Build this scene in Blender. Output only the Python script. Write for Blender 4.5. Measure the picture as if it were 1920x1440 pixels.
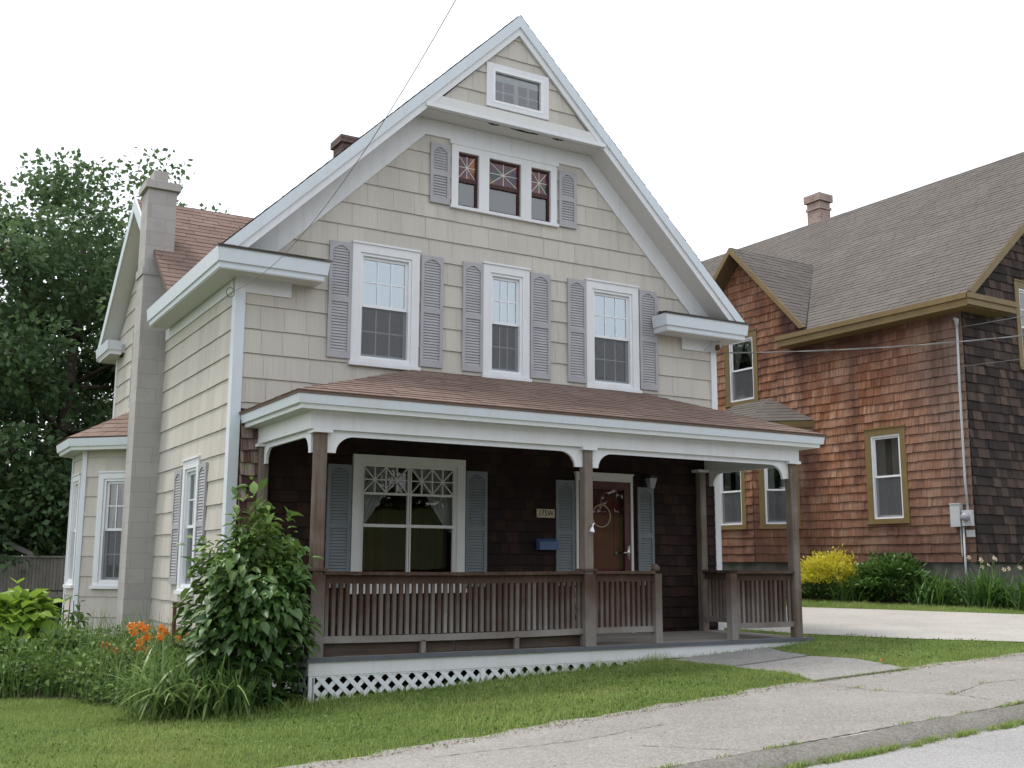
import bpy, math, random
import numpy as np
from mathutils import Vector, Matrix
random.seed(7); rng = np.random.default_rng(11)
scene = bpy.context.scene
for o in list(bpy.data.objects): bpy.data.objects.remove(o)
COL = scene.collection
R = math.radians

# ------------------------------------------------------------------ camera
CAM = Vector((-3.3184, -11.8453, 0.8953)); YAW, PITCH, ROLL = 0.529, 0.1652, 0.0035
fw = Vector((math.sin(YAW)*math.cos(PITCH), math.cos(YAW)*math.cos(PITCH), math.sin(PITCH)))
rt = Vector((math.cos(YAW), -math.sin(YAW), 0)); up = rt.cross(fw)
rt2 = rt*math.cos(ROLL)+up*math.sin(ROLL); up2 = up*math.cos(ROLL)-rt*math.sin(ROLL)
cd = bpy.data.cameras.new('camera'); cam = bpy.data.objects.new('camera', cd); COL.objects.link(cam)
cd.sensor_width = 36; cd.lens = 2023.64/1920*36; cd.clip_end = 1500; cd.clip_start = .05
M = Matrix((rt2, up2, -fw)).transposed().to_4x4(); M.translation = CAM
cam.matrix_world = M; scene.camera = cam

# ------------------------------------------------------------------ sky and sun
SUN_ELEV, SUN_AZ = 66, -38          # azimuth from +Y, negative = towards -X (behind the house, to the left)
w = bpy.data.worlds.new('World'); scene.world = w; w.use_nodes = True
nt = w.node_tree; nt.nodes.clear()
sky = nt.nodes.new('ShaderNodeTexSky'); sky.sky_type = 'NISHITA'; sky.sun_disc = False
sky.sun_elevation = R(SUN_ELEV); sky.sun_rotation = R(SUN_AZ); sky.air_density = 1.3; sky.dust_density = 4.0; sky.ozone_density = 1
hz = nt.nodes.new('ShaderNodeMix'); hz.data_type = 'RGBA'; hz.inputs[0].default_value = .72
hz.inputs[7].default_value = (11.2, 11.5, 12.0, 1)      # thin bright overcast veil over the sky
bg = nt.nodes.new('ShaderNodeBackground'); bg.inputs[1].default_value = .115
wo = nt.nodes.new('ShaderNodeOutputWorld')
nt.links.new(sky.outputs[0], hz.inputs[6]); nt.links.new(hz.outputs[2], bg.inputs[0]); nt.links.new(bg.outputs[0], wo.inputs[0])
sl = bpy.data.lights.new('sun', 'SUN'); sl.energy = 1.9; sl.angle = R(12); sl.color = (1, .95, .86)
so = bpy.data.objects.new('sun', sl); COL.objects.link(so)
sd = Vector((math.sin(R(SUN_AZ))*math.cos(R(SUN_ELEV)), math.cos(R(SUN_AZ))*math.cos(R(SUN_ELEV)), math.sin(R(SUN_ELEV))))
so.rotation_euler = (-sd).to_track_quat('-Z', 'Y').to_euler(); so.location = sd*40
scene.view_settings.view_transform = 'Standard'; scene.view_settings.look = 'None'
scene.view_settings.exposure = 0.5; scene.view_settings.gamma = 1
scene.render.engine = 'CYCLES'
scene.cycles.max_bounces = 8; scene.cycles.transparent_max_bounces = 16; scene.cycles.use_denoising = True

# ------------------------------------------------------------------ helpers
class Nodes:
    def __init__(s, name):
        s.m = bpy.data.materials.new(name); s.m.use_nodes = True; s.t = s.m.node_tree; s.t.nodes.clear()
        s.out = s.t.nodes.new('ShaderNodeOutputMaterial')
    def n(s, kind, **kw):
        x = s.t.nodes.new('ShaderNode'+kind)
        for k, v in kw.items(): setattr(x, k, v)
        return x
    def put(s, sock, v):
        if isinstance(v, bpy.types.NodeSocket): s.t.links.new(v, sock)
        elif v is not None:
            if sock.type == 'RGBA' and len(v) == 3: v = (*v, 1)
            sock.default_value = v
    def attr(s, name='rnd'):
        return s.n('Attribute', attribute_name=name).outputs['Fac']
    def coord(s, which='Object'):
        return s.n('TexCoord').outputs[which]
    def pos(s): return s.n('NewGeometry').outputs['Position']
    def mapping(s, vec, scale=(1, 1, 1), rot=(0, 0, 0), loc=(0, 0, 0)):
        m = s.n('Mapping'); s.put(m.inputs[0], vec); m.inputs[1].default_value = loc; m.inputs[2].default_value = rot; m.inputs[3].default_value = scale
        return m.outputs[0]
    def noise(s, vec, scale, detail=4, rough=.55, dist=0):
        x = s.n('TexNoise'); s.put(x.inputs['Vector'], vec); x.inputs['Scale'].default_value = scale
        x.inputs['Detail'].default_value = detail; x.inputs['Roughness'].default_value = rough; x.inputs['Distortion'].default_value = dist
        return x.outputs[0]
    def ramp(s, fac, stops):
        x = s.n('ValToRGB'); s.put(x.inputs[0], fac); e = x.color_ramp.elements
        while len(e) < len(stops): e.new(.5)
        for el, (p, c) in zip(e, stops):
            el.position = p; el.color = (c, c, c, 1) if isinstance(c, (int, float)) else (*c, 1)
        return x.outputs[0]
    def mix(s, fac, a, b, mode='MIX'):
        x = s.n('Mix', data_type='RGBA', blend_type=mode); s.put(x.inputs[0], fac); s.put(x.inputs[6], a); s.put(x.inputs[7], b)
        return x.outputs[2]
    def math(s, op, a, b=0.0):
        x = s.n('Math', operation=op); s.put(x.inputs[0], a); s.put(x.inputs[1], b); return x.outputs[0]
    def sep(s, vec):
        x = s.n('SeparateXYZ'); s.put(x.inputs[0], vec); return x.outputs
    def comb(s, x_, y_, z_):
        x = s.n('CombineXYZ'); s.put(x.inputs[0], x_); s.put(x.inputs[1], y_); s.put(x.inputs[2], z_); return x.outputs[0]
    def bump(s, h, strength=.3, dist=.01):
        x = s.n('Bump'); s.put(x.inputs['Height'], h); x.inputs['Strength'].default_value = strength; x.inputs['Distance'].default_value = dist
        return x.outputs[0]
    def bsdf(s, base, rough=.7, normal=None, spec=.3, metal=0, **kw):
        b = s.n('BsdfPrincipled'); s.put(b.inputs['Base Color'], base); s.put(b.inputs['Roughness'], rough)
        b.inputs['Specular IOR Level'].default_value = spec; b.inputs['Metallic'].default_value = metal
        if normal is not None: s.put(b.inputs['Normal'], normal)
        for k, v in kw.items(): s.put(b.inputs[k], v)
        return b.outputs[0]
    def done(s, sh):
        s.t.links.new(sh, s.out.inputs[0]); return s.m

class MB:
    def __init__(s): s.v = []; s.f = []; s.r = []; s.uv = []; s.mi = []; s.cr = 0.5; s.cm = 0
    def poly(s, pts, uv=None, rnd=None):
        i = len(s.v); s.v += [tuple(p) for p in pts]; s.f.append(tuple(range(i, i+len(pts))))
        s.r.append(s.cr if rnd is None else rnd); s.mi.append(s.cm)
        s.uv += uv if uv else [(p[0]+p[1]*.37, p[2]+p[1]*.11) for p in pts]
    def mesh(s, pts, faces):
        i = len(s.v); s.v += [tuple(p) for p in pts]
        for f in faces:
            s.f.append(tuple(i+k for k in f)); s.r.append(s.cr); s.mi.append(s.cm)
            s.uv += [(pts[k][0]+pts[k][1]*.37, pts[k][2]+pts[k][1]*.11) for k in f]
    def hexa(s, p):   # p: 8 points, 0-3 bottom ccw, 4-7 top
        s.mesh(p, [(3, 2, 1, 0), (4, 5, 6, 7), (0, 1, 5, 4), (1, 2, 6, 5), (2, 3, 7, 6), (3, 0, 4, 7)])
    def box(s, a, b):
        (x0, y0, z0), (x1, y1, z1) = a, b
        x0, x1 = min(x0, x1), max(x0, x1); y0, y1 = min(y0, y1), max(y0, y1); z0, z1 = min(z0, z1), max(z0, z1)
        s.hexa([(x0, y0, z0), (x1, y0, z0), (x1, y1, z0), (x0, y1, z0), (x0, y0, z1), (x1, y0, z1), (x1, y1, z1), (x0, y1, z1)])
    def bar(s, a, b, wdt, hgt, upv=(0, 0, 1)):   # rectangular bar from a to b
        a, b = Vector(a), Vector(b); d = (b-a).normalized(); u = d.cross(Vector(upv)).normalized(); v = u.cross(d)
        q = [(-1, -1), (1, -1), (1, 1), (-1, 1)]
        s.hexa([a+u*(i*wdt/2)+v*(j*hgt/2) for i, j in q]+[b+u*(i*wdt/2)+v*(j*hgt/2) for i, j in q])
    def tube(s, pts, r, n=8, cap=True):
        pts = [Vector(p) for p in pts]; rr = r if isinstance(r, (list, tuple)) else [r]*len(pts); rings = []
        prev = None
        for k, p in enumerate(pts):
            d = (pts[min(k+1, len(pts)-1)]-pts[max(k-1, 0)]).normalized()
            if prev is None: u = d.orthogonal().normalized()
            else: u = (prev-d*prev.dot(d)).normalized()
            prev = u; v = d.cross(u)
            rings.append([p+(u*math.cos(2*math.pi*i/n)+v*math.sin(2*math.pi*i/n))*rr[k] for i in range(n)])
        P = [q for g in rings for q in g]; F = []
        for k in range(len(pts)-1):
            for i in range(n):
                j = (i+1) % n; F.append((k*n+i, k*n+j, k*n+n+j, k*n+n+i))
        if cap: F += [tuple(range(n))[::-1], tuple((len(pts)-1)*n+i for i in range(n))]
        s.mesh(P, F)
    def prism(s, outline, fn, t0, t1):  # outline list of (a,b); fn(a,b,t)->point
        n = len(outline); P = [fn(a, b, t0) for a, b in outline]+[fn(a, b, t1) for a, b in outline]
        s.mesh(P, [tuple(range(n))[::-1], tuple(range(n, 2*n))]+[(i, (i+1) % n, n+(i+1) % n, n+i) for i in range(n)])
    def build(s, name, mats, parent=None, smooth=False):
        me = bpy.data.meshes.new(name)
        off = Vector((0, 0, 0))
        if parent is not None and parent.get('_abs') is not None: off = Vector(parent['_abs'])
        me.from_pydata([(x-off.x, y-off.y, z-off.z) for x, y, z in s.v] if off.length else s.v, [], s.f)
        a = me.attributes.new('rnd', 'FLOAT', 'FACE'); a.data.foreach_set('value', s.r)
        ul = me.uv_layers.new(name='UVMap'); ul.data.foreach_set('uv', [c for t in s.uv for c in t])
        for m in (mats if isinstance(mats, (list, tuple)) else [mats]): me.materials.append(m)
        me.polygons.foreach_set('material_index', s.mi)
        if smooth: me.polygons.foreach_set('use_smooth', [True]*len(s.f))
        me.validate(); me.update()
        o = bpy.data.objects.new(name, me); COL.objects.link(o)
        if parent is not None:
            o.parent = parent
            if parent.get('_abs') is not None: o['_abs'] = list(off)
        return o

def thing(name, label, cat, loc=(0, 0, 0), group=None, baked=True):
    o = bpy.data.objects.new(name, None); COL.objects.link(o); o.location = loc
    o['label'] = label; o['category'] = cat; o.empty_display_size = .2
    if group: o['group'] = group
    if baked: o['_abs'] = list(loc)       # children are modelled in world coordinates
    return o
def tag(o, label=None, cat=None, group=None, kind=None):
    if label: o['label'] = label
    if cat: o['category'] = cat
    if group: o['group'] = group
    if kind: o['kind'] = kind
    return o

def cards(name, V, faces, mats, parent=None, rnd=None, smooth=False):
    """V: (n,k,3) array of points, faces: polygons within one card; one mesh, vectorised."""
    V = np.asarray(V, np.float32); n, k = V.shape[:2]
    if parent is not None and parent.get('_abs') is not None: V = V-np.array(list(parent['_abs']), np.float32)
    me = bpy.data.meshes.new(name); me.vertices.add(n*k); me.vertices.foreach_set('co', V.ravel())
    tot = [len(f) for f in faces]; flat = np.concatenate([np.array(f) for f in faces])
    idx = (np.arange(n)[:, None]*k+flat[None]).ravel().astype(np.int32)
    me.loops.add(len(idx)); me.loops.foreach_set('vertex_index', idx)
    lt = np.tile(np.array(tot, np.int32), n); ls = np.concatenate([[0], np.cumsum(lt)[:-1]]).astype(np.int32)
    me.polygons.add(len(lt)); me.polygons.foreach_set('loop_start', ls); me.polygons.foreach_set('loop_total', lt)
    if rnd is None: rnd = rng.random(n)
    a = me.attributes.new('rnd', 'FLOAT', 'FACE'); a.data.foreach_set('value', np.repeat(rnd, len(faces)).astype(np.float32))
    me.materials.append(mats)
    if smooth: me.polygons.foreach_set('use_smooth', np.ones(len(lt), bool))
    me.update(calc_edges=True); me.validate()
    o = bpy.data.objects.new(name, me); COL.objects.link(o)
    if parent is not None:
        o.parent = parent
    return o

def gz(x, y):
    x = np.clip(x, -25, 17); return -.44+.051*x+.005*(np.clip(y, -14, 20)+1.75)

# clipping for shingles
def clip_poly(pts, poly):
    out = pts
    n = len(poly)
    for i in range(n):
        a, b = poly[i], poly[(i+1) % n]
        if not out: return []
        res = []
        for j in range(len(out)):
            p, q = out[j], out[(j+1) % len(out)]
            sp = (b[0]-a[0])*(p[1]-a[1])-(b[1]-a[1])*(p[0]-a[0]); sq = (b[0]-a[0])*(q[1]-a[1])-(b[1]-a[1])*(q[0]-a[0])
            if sp >= -1e-9: res.append(p)
            if (sp > 1e-9 and sq < -1e-9) or (sp < -1e-9 and sq > 1e-9):
                t = sp/(sp-sq); res.append((p[0]+(q[0]-p[0])*t, p[1]+(q[1]-p[1])*t))
        out = res
    return out
def rect_minus(rc, holes):
    rs = [rc]
    for h in holes:
        nx = []
        for (a, b, c, d) in rs:   # u0,v0,u1,v1
            if h[0] >= c or h[2] <= a or h[1] >= d or h[3] <= b: nx.append((a, b, c, d)); continue
            if a < h[0]: nx.append((a, b, h[0], d))
            if c > h[2]: nx.append((h[2], b, c, d))
            a2, c2 = max(a, h[0]), min(c, h[2])
            if b < h[1]: nx.append((a2, b, c2, h[1]))
            if d > h[3]: nx.append((a2, h[3], c2, d))
        rs = nx
    return rs
def shingles(mb, poly, O, U, V, N, exposure, width, thick, holes=(), v0=None, wj=.3, gap=.0028, vj=0, oj=.002, back=True, wave=0, edge=.3):
    O, U, V, N = map(Vector, (O, U, V, N))
    # keep the polygon counter-clockwise in (u,v)
    ar = sum(poly[i][0]*poly[(i+1) % len(poly)][1]-poly[(i+1) % len(poly)][0]*poly[i][1] for i in range(len(poly)))
    if ar < 0: poly = poly[::-1]
    flip = U.cross(V).dot(N) < 0
    us = [p[0] for p in poly]; vs = [p[1] for p in poly]
    u0, u1, vlo, vhi = min(us), max(us), min(vs), max(vs)
    if v0 is None: v0 = vlo
    else: v0 = v0-math.ceil((v0-vlo)/exposure)*exposure
    def add(pts, off, rnd, uvo=0):
        P = [O+U*a+V*b+N*off(b, a) for a, b in pts]; uv = [(a+uvo, b) for a, b in pts]
        if flip: P = P[::-1]; uv = uv[::-1]
        mb.poly(P, uv, rnd)
    vb = v0; k = 0
    while vb < vhi:
        uu = u0-random.random()*width; k += 1
        while uu < u1:
            wd = width*(1+wj*(random.random()*2-1)); a, b = uu+gap/2, uu+wd-gap/2; uu += wd
            dj = (random.random()-.5)*2*vj; rnd = random.random(); oo = random.random()*oj; uvo = random.random()*3
            t2 = (random.random()-.5)*wave
            for rc in rect_minus((a, vb+dj, b, vb+exposure), holes):
                pc = clip_poly([(rc[0], rc[1]), (rc[2], rc[1]), (rc[2], rc[3]), (rc[0], rc[3])], poly)
                if len(pc) < 3: continue
                off = lambda v, u, vb=vb, oo=oo: .001+oo+thick*max(0, 1-(v-vb)/exposure)
                add(pc, off, rnd, uvo)
                lo = [p for p in pc if abs(p[1]-(vb+dj)) < 1e-6]
                if len(lo) >= 2:
                    l, r_ = min(lo), max(lo)
                    P = [O+U*l[0]+V*l[1], O+U*r_[0]+V*r_[1], O+U*r_[0]+V*r_[1]+N*off(r_[1], 0), O+U*l[0]+V*l[1]+N*off(l[1], 0)]
                    if flip: P = P[::-1]
                    mb.poly(P, [l, r_, r_, l], rnd*edge)
        vb += exposure
    if back:
        for rc in rect_minus((u0, vlo, u1, vhi), holes):
            pc = clip_poly([(rc[0], rc[1]), (rc[2], rc[1]), (rc[2], rc[3]), (rc[0], rc[3])], poly)
            if len(pc) >= 3: add(pc, lambda v, u: -.004, .25)

class Frame:
    """a wall frame: u along the wall, v up, n outwards"""
    def __init__(s, O, U, N): s.O, s.U, s.N = Vector(O), Vector(U).normalized(), Vector(N).normalized()
    def p(s, u, v, n): return s.O+s.U*u+Vector((0, 0, v))+s.N*n
    def box(s, mb, u0, u1, v0, v1, n0, n1):
        P = [s.p(u, v, n) for v in (v0, v1) for (u, n) in ((u0, n0), (u1, n0), (u1, n1), (u0, n1))]
        if s.U.cross(s.N).z < 0: P = [P[i] for i in (3, 2, 1, 0, 7, 6, 5, 4)]
        mb.hexa(P)
    def quad(s, mb, u0, u1, v0, v1, n):
        mb.poly([s.p(u0, v0, n), s.p(u1, v0, n), s.p(u1, v1, n), s.p(u0, v1, n)], [(u0, v0), (u1, v0), (u1, v1), (u0, v1)])
    def stick(s, mb, a, b, wd, n0, n1):     # flat bar between two (u,v) points
        (ua, va), (ub, vb) = a, b; L = math.hypot(ub-ua, vb-va); px, py = -(vb-va)/L*wd/2, (ub-ua)/L*wd/2
        out = [(ua+px, va+py), (ua-px, va-py), (ub-px, vb-py), (ub+px, vb+py)]
        mb.prism(out, s.p, n0, n1)

# ------------------------------------------------------------------ materials
def m_plain(name, c, rough=.6, spec=.3, var=.08, scale=6, metal=0, bump=0):
    k = Nodes(name); co = k.coord(); f = k.noise(co, scale, 5)
    lo = tuple(x*(1-var) for x in c); hi = tuple(min(1, x*(1+var)) for x in c)
    col = k.ramp(f, [(.3, lo), (.7, hi)])
    return k.done(k.bsdf(col, rough, k.bump(k.noise(co, scale*12, 3), bump, .004) if bump else None, spec, metal))
def m_siding():
    k = Nodes('painted_shingle'); r = k.attr(); uv = k.coord('UV')
    base = k.ramp(r, [(0, (.475, .446, .402)), (.5, (.50, .47, .425)), (1, (.525, .495, .448))])
    gr = k.noise(k.mapping(uv, (42, 1.2, 1)), 1.0, 3)
    base = k.mix(k.ramp(gr, [(.35, .22), (.65, 0.0)]), base, (.36, .342, .31))
    st = k.noise(k.mapping(k.pos(), (1.6, 1.6, .35)), 1.3, 6, .65)
    base = k.mix(k.ramp(st, [(.5, 0.0), (.75, .5)]), base, (.36, .335, .30))
    run = k.noise(k.mapping(k.pos(), (4.5, 4.5, .3)), 1.0, 5, .65); base = k.mix(k.ramp(run, [(.52, 0), (.74, .42)]), base, (.33, .305, .27))
    return k.done(k.bsdf(base, .7, k.bump(gr, .25, .004), .25))
def m_wood_shingle(name, stops, dark, streak=.55, stain=None, rw=.55):
    k = Nodes(name); r = k.attr(); uv = k.coord('UV'); co = k.coord()
    big = k.noise(co, .55, 5, .6); f = k.math('ADD', k.math('MULTIPLY', r, rw), k.math('MULTIPLY', big, 1.08-rw))
    base = k.ramp(f, stops)
    gr = k.noise(k.mapping(uv, (55, 2.2, 1)), 1.0, 4, .65)
    base = k.mix(k.ramp(gr, [(.38, streak), (.66, 0.0)]), base, dark)
    if stain: base = stain(k, base, co)
    return k.done(k.bsdf(base, .85, k.bump(gr, .5, .006), .15))
def stain_neighbour(k, base, co):
    s = k.sep(co); n1 = k.noise(co, .8, 5, .6)
    # weathered grey towards the street corner (local y small), wandering edge
    edge = k.math('ADD', s[1], k.math('MULTIPLY', n1, -2.6))
    base = k.mix(k.ramp(k.math('MULTIPLY_ADD', edge, .35), [(0, .0), (1, .0)]), base, (.1, .1, .1)) if False else base
    grey = k.n('MapRange'); k.put(grey.inputs[0], edge); grey.inputs[1].default_value = -1.3; grey.inputs[2].default_value = .6; grey.inputs[3].default_value = .85; grey.inputs[4].default_value = 0; grey.inputs[3].default_value = .7
    base = k.mix(grey.outputs[0], base, (.17, .145, .132))
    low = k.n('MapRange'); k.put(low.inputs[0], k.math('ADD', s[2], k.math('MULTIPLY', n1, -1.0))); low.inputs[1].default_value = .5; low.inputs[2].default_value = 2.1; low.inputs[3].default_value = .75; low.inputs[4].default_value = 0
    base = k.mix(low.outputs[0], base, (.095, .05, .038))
    run = k.noise(k.mapping(co, (2.6, 2.6, .16)), 1.0, 5, .65)           # dark runs down the wall
    base = k.mix(k.ramp(run, [(.54, 0.0), (.68, .7)]), base, (.085, .05, .042))
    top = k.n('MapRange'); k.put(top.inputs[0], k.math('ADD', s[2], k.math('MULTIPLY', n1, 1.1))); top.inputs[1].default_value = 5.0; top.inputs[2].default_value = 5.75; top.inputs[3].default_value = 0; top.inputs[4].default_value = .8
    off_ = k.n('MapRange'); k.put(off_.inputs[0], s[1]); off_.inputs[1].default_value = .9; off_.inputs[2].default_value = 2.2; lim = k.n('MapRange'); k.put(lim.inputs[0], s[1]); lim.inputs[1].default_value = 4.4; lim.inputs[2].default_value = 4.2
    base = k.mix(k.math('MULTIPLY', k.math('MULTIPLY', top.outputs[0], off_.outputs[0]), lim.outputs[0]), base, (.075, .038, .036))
    blot = k.noise(k.mapping(co, (1, 1, .6)), .9, 5, .7)
    base = k.mix(k.ramp(blot, [(.5, 0.0), (.62, .7)]), base, (.10, .052, .04))
    pale = k.noise(k.mapping(co, (1, 1.3, .8)), 1.3, 4, .6); base = k.mix(k.ramp(pale, [(.55, 0.0), (.75, .3)]), base, (.46, .31, .23))
    return base
def m_roof(name, cols, grit=.35, rw=.6):
    k = Nodes(name); r = k.attr(); co = k.coord()
    n1 = k.noise(co, .9, 5, .6); f = k.math('ADD', k.math('MULTIPLY', r, rw), k.math('MULTIPLY', n1, 1-rw))
    base = k.ramp(f, [(.15, cols[0]), (.5, cols[1]), (.85, cols[2])])
    g = k.noise(co, 95, 3, .7)
    base = k.mix(k.ramp(g, [(.3, grit), (.6, 0)]), base, tuple(c*.45 for c in cols[0]))
    sp = k.noise(co, 30, 3, .6)
    base = k.mix(k.ramp(sp, [(.66, 0), (.74, .35)]), base, tuple(min(1, c*1.7) for c in cols[2]))
    return k.done(k.bsdf(base, .9, k.bump(g, .5, .006), .12))
def m_white(name='white_paint', c=(.66, .672, .70)):
    k = Nodes(name); co = k.pos(); n1 = k.noise(co, 2.2, 6, .65); n2 = k.noise(k.mapping(co, (9, 9, .8)), 1.5, 4, .6)
    base = k.mix(k.ramp(n1, [(.48, 0), (.74, .36)]), c, (.55, .53, .49))
    base = k.mix(k.ramp(n2, [(.52, 0), (.74, .30)]), base, (.5, .48, .44))
    return k.done(k.bsdf(base, .5, k.bump(k.noise(co, 35, 3), .08, .004), .35))
def m_old_wood(name, stops, gscale=(30, 30, 1.6), grey=False):
    k = Nodes(name); co = k.pos(); r = k.attr()
    gr = k.noise(k.mapping(co, gscale), 1.0, 5, .65); bl = k.noise(co, 1.7, 4, .6)
    f = k.math('ADD', k.math('ADD', k.math('MULTIPLY', gr, .5), k.math('MULTIPLY', bl, .55)), k.math('MULTIPLY', r, .22))
    if grey:     # rain-bleached towards the foot, still brown under the top rail
        zz = k.math('ADD', k.sep(co)[2], k.math('MULTIPLY', k.math('SUBTRACT', gr, .5), .9)); mr = k.n('MapRange'); k.put(mr.inputs[0], zz)
        mr.inputs[1].default_value = .08; mr.inputs[2].default_value = .72; mr.inputs[3].default_value = .17; mr.inputs[4].default_value = -.17
        f = k.math('ADD', f, mr.outputs[0])
    base = k.ramp(f, stops)
    return k.done(k.bsdf(base, .85, k.bump(gr, .5, .006), .15))
def m_block():
    k = Nodes('concrete_block'); co = k.pos(); s = k.sep(co)
    vec = k.comb(k.math('ADD', s[0], s[1]), s[2], 0.0)
    b = k.n('TexBrick'); k.put(b.inputs['Vector'], vec)
    b.inputs['Color1'].default_value = (.36, .345, .335, 1); b.inputs['Color2'].default_value = (.40, .385, .37, 1); b.inputs['Mortar'].default_value = (.325, .312, .30, 1)
    b.inputs['Scale'].default_value = 1; b.inputs['Mortar Size'].default_value = .006; b.inputs['Brick Width'].default_value = .42; b.inputs['Row Height'].default_value = .205
    n1 = k.noise(co, 2.5, 6, .7); base = k.mix(k.ramp(n1, [(.5, 0), (.75, .5)]), b.outputs[0], (.24, .225, .215))
    return k.done(k.bsdf(base, .9, k.bump(k.noise(co, 60, 4), .3, .006), .1))
def m_brick(name, c1, c2, mortar):
    k = Nodes(name); co = k.pos(); s = k.sep(co); vec = k.comb(k.math('ADD', s[0], s[1]), s[2], 0.0)
    b = k.n('TexBrick'); k.put(b.inputs['Vector'], vec)
    b.inputs['Color1'].default_value = (*c1, 1); b.inputs['Color2'].default_value = (*c2, 1); b.inputs['Mortar'].default_value = (*mortar, 1)
    b.inputs['Scale'].default_value = 1; b.inputs['Mortar Size'].default_value = .008; b.inputs['Brick Width'].default_value = .21; b.inputs['Row Height'].default_value = .072
    base = k.mix(k.ramp(k.noise(co, 4, 5, .7), [(.45, 0), (.75, .55)]), b.outputs[0], tuple(x*.55 for x in c1))
    return k.done(k.bsdf(base, .9, k.bump(b.outputs[1], -.4, .006), .1))
def m_ground(name, stops, scale, agg, aggcol, bump=.35):
    k = Nodes(name); co = k.pos(); n1 = k.noise(co, scale, 6, .65); base = k.ramp(n1, stops)
    st_ = k.noise(co, .45, 7, .72, .6); base = k.mix(k.ramp(st_, [(.44, 0), (.6, .35)]), base, tuple(c*.68 for c in stops[0][1]))
    g = k.noise(co, agg, 2, .5); v = k.n('TexVoronoi'); k.put(v.inputs['Vector'], co); v.inputs['Scale'].default_value = agg*.9
    base = k.mix(k.ramp(v.outputs['Color'], [(.25, .0), (.9, .45)]), base, aggcol)
    base = k.mix(k.ramp(g, [(.3, .5), (.5, 0)]), base, tuple(c*.45 for c in stops[0][1]))
    return k.done(k.bsdf(base, .9, k.bump(v.outputs['Distance'], bump, .006), .15))
def m_leaf(name, dark, mid, light, rough=.42, spec=.4, trans=.35, dry=None):
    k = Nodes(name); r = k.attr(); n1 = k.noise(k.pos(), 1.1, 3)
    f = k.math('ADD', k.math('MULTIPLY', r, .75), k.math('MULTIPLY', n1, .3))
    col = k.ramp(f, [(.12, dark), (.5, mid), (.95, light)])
    if dry:
        dn = k.noise(k.pos(), .8, 6, .7); col = k.mix(k.ramp(dn, [(.52, 0), (.74, .6)]), col, dry)
        dn2 = k.noise(k.pos(), 3.5, 4, .6); col = k.mix(k.ramp(dn2, [(.55, 0), (.75, .5)]), col, tuple(c*.55 for c in mid))
    a = k.bsdf(col, rough, None, spec)
    t = k.n('BsdfTranslucent'); k.put(t.inputs[0], k.mix(.5, col, light, 'MIX'))
    m = k.n('MixShader'); m.inputs[0].default_value = trans; k.t.links.new(a, m.inputs[1]); k.t.links.new(t.outputs[0], m.inputs[2])
    return k.done(m.outputs[0])
def m_glass(name='window_glass', tint=(.85, .9, .9), ior=2.15, refl=(1, 1, 1)):
    k = Nodes(name); fr = k.n('Fresnel'); fr.inputs[0].default_value = ior
    wv = k.bump(k.noise(k.pos(), 2.2, 2), .06, .02)
    g = k.n('BsdfGlossy'); g.inputs['Roughness'].default_value = .015; g.inputs['Color'].default_value = (*refl, 1); k.put(g.inputs['Normal'], wv)
    t = k.n('BsdfTransparent'); k.put(t.inputs[0], tint)
    m = k.n('MixShader'); k.t.links.new(fr.outputs[0], m.inputs[0]); k.t.links.new(t.outputs[0], m.inputs[1]); k.t.links.new(g.outputs[0], m.inputs[2])
    return k.done(m.outputs[0])
def m_screen():
    k = Nodes('insect_screen'); d = k.bsdf((.11, .115, .125), .7); t = k.n('BsdfTransparent')
    m = k.n('MixShader'); m.inputs[0].default_value = .55; k.t.links.new(t.outputs[0], m.inputs[1]); k.t.links.new(d, m.inputs[2])
    return k.done(m.outputs[0])
def m_curtain(name='curtain_cloth', c=(.80, .81, .80)):
    k = Nodes(name); co = k.coord(); f = k.noise(co, 18, 3); col = k.ramp(f, [(.3, tuple(x*.85 for x in c)), (.7, c)])
    a = k.bsdf(col, .9); t = k.n('BsdfTranslucent'); k.put(t.inputs[0], c); m = k.n('MixShader'); m.inputs[0].default_value = .4
    k.t.links.new(a, m.inputs[1]); k.t.links.new(t.outputs[0], m.inputs[2]); return k.done(m.outputs[0])
def m_stained():
    k = Nodes('stained_glass'); uv = k.coord('UV'); v = k.n('TexVoronoi'); k.put(v.inputs['Vector'], k.mapping(uv, (1, 1, 1))); v.inputs['Scale'].default_value = 6
    col = k.ramp(k.sep(v.outputs['Color'])[0], [(.1, (.03, .07, .07)), (.35, (.10, .02, .03)), (.55, (.28, .10, .03)), (.75, (.05, .03, .07)), (.9, (.16, .05, .04))])
    return k.done(k.bsdf(col, .12, None, .5))

M_SID = m_siding()
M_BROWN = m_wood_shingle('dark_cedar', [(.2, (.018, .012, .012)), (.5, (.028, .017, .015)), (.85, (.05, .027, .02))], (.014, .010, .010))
M_EDGE = m_wood_shingle('worn_cedar', [(.25, (.06, .034, .028)), (.5, (.17, .10, .075)), (.72, (.36, .28, .235)), (.9, (.5, .43, .38))], (.05, .028, .024), .7)
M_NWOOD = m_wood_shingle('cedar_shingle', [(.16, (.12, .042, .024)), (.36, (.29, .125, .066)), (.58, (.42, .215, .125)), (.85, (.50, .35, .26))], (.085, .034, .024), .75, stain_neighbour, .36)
M_NFRONT = m_wood_shingle('blackened_shaded_cedar', [(.2, (.024, .02, .021)), (.5, (.05, .037, .034)), (.85, (.13, .09, .074))], (.02, .016, .017))  # weathered near black, with the front wall's shadow painted in too
M_ROOF = m_roof('red_brown_shingle', [(.150, .106, .090), (.20, .142, .12), (.255, .19, .165)], .35, .3)
M_NROOF = m_roof('grey_brown_shingle', [(.100, .089, .081), (.128, .115, .106), (.16, .146, .135)], .25, .2)
M_WHITE = m_white(); M_WHITE2 = m_white('dull_white_paint', (.60, .60, .59))
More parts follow.
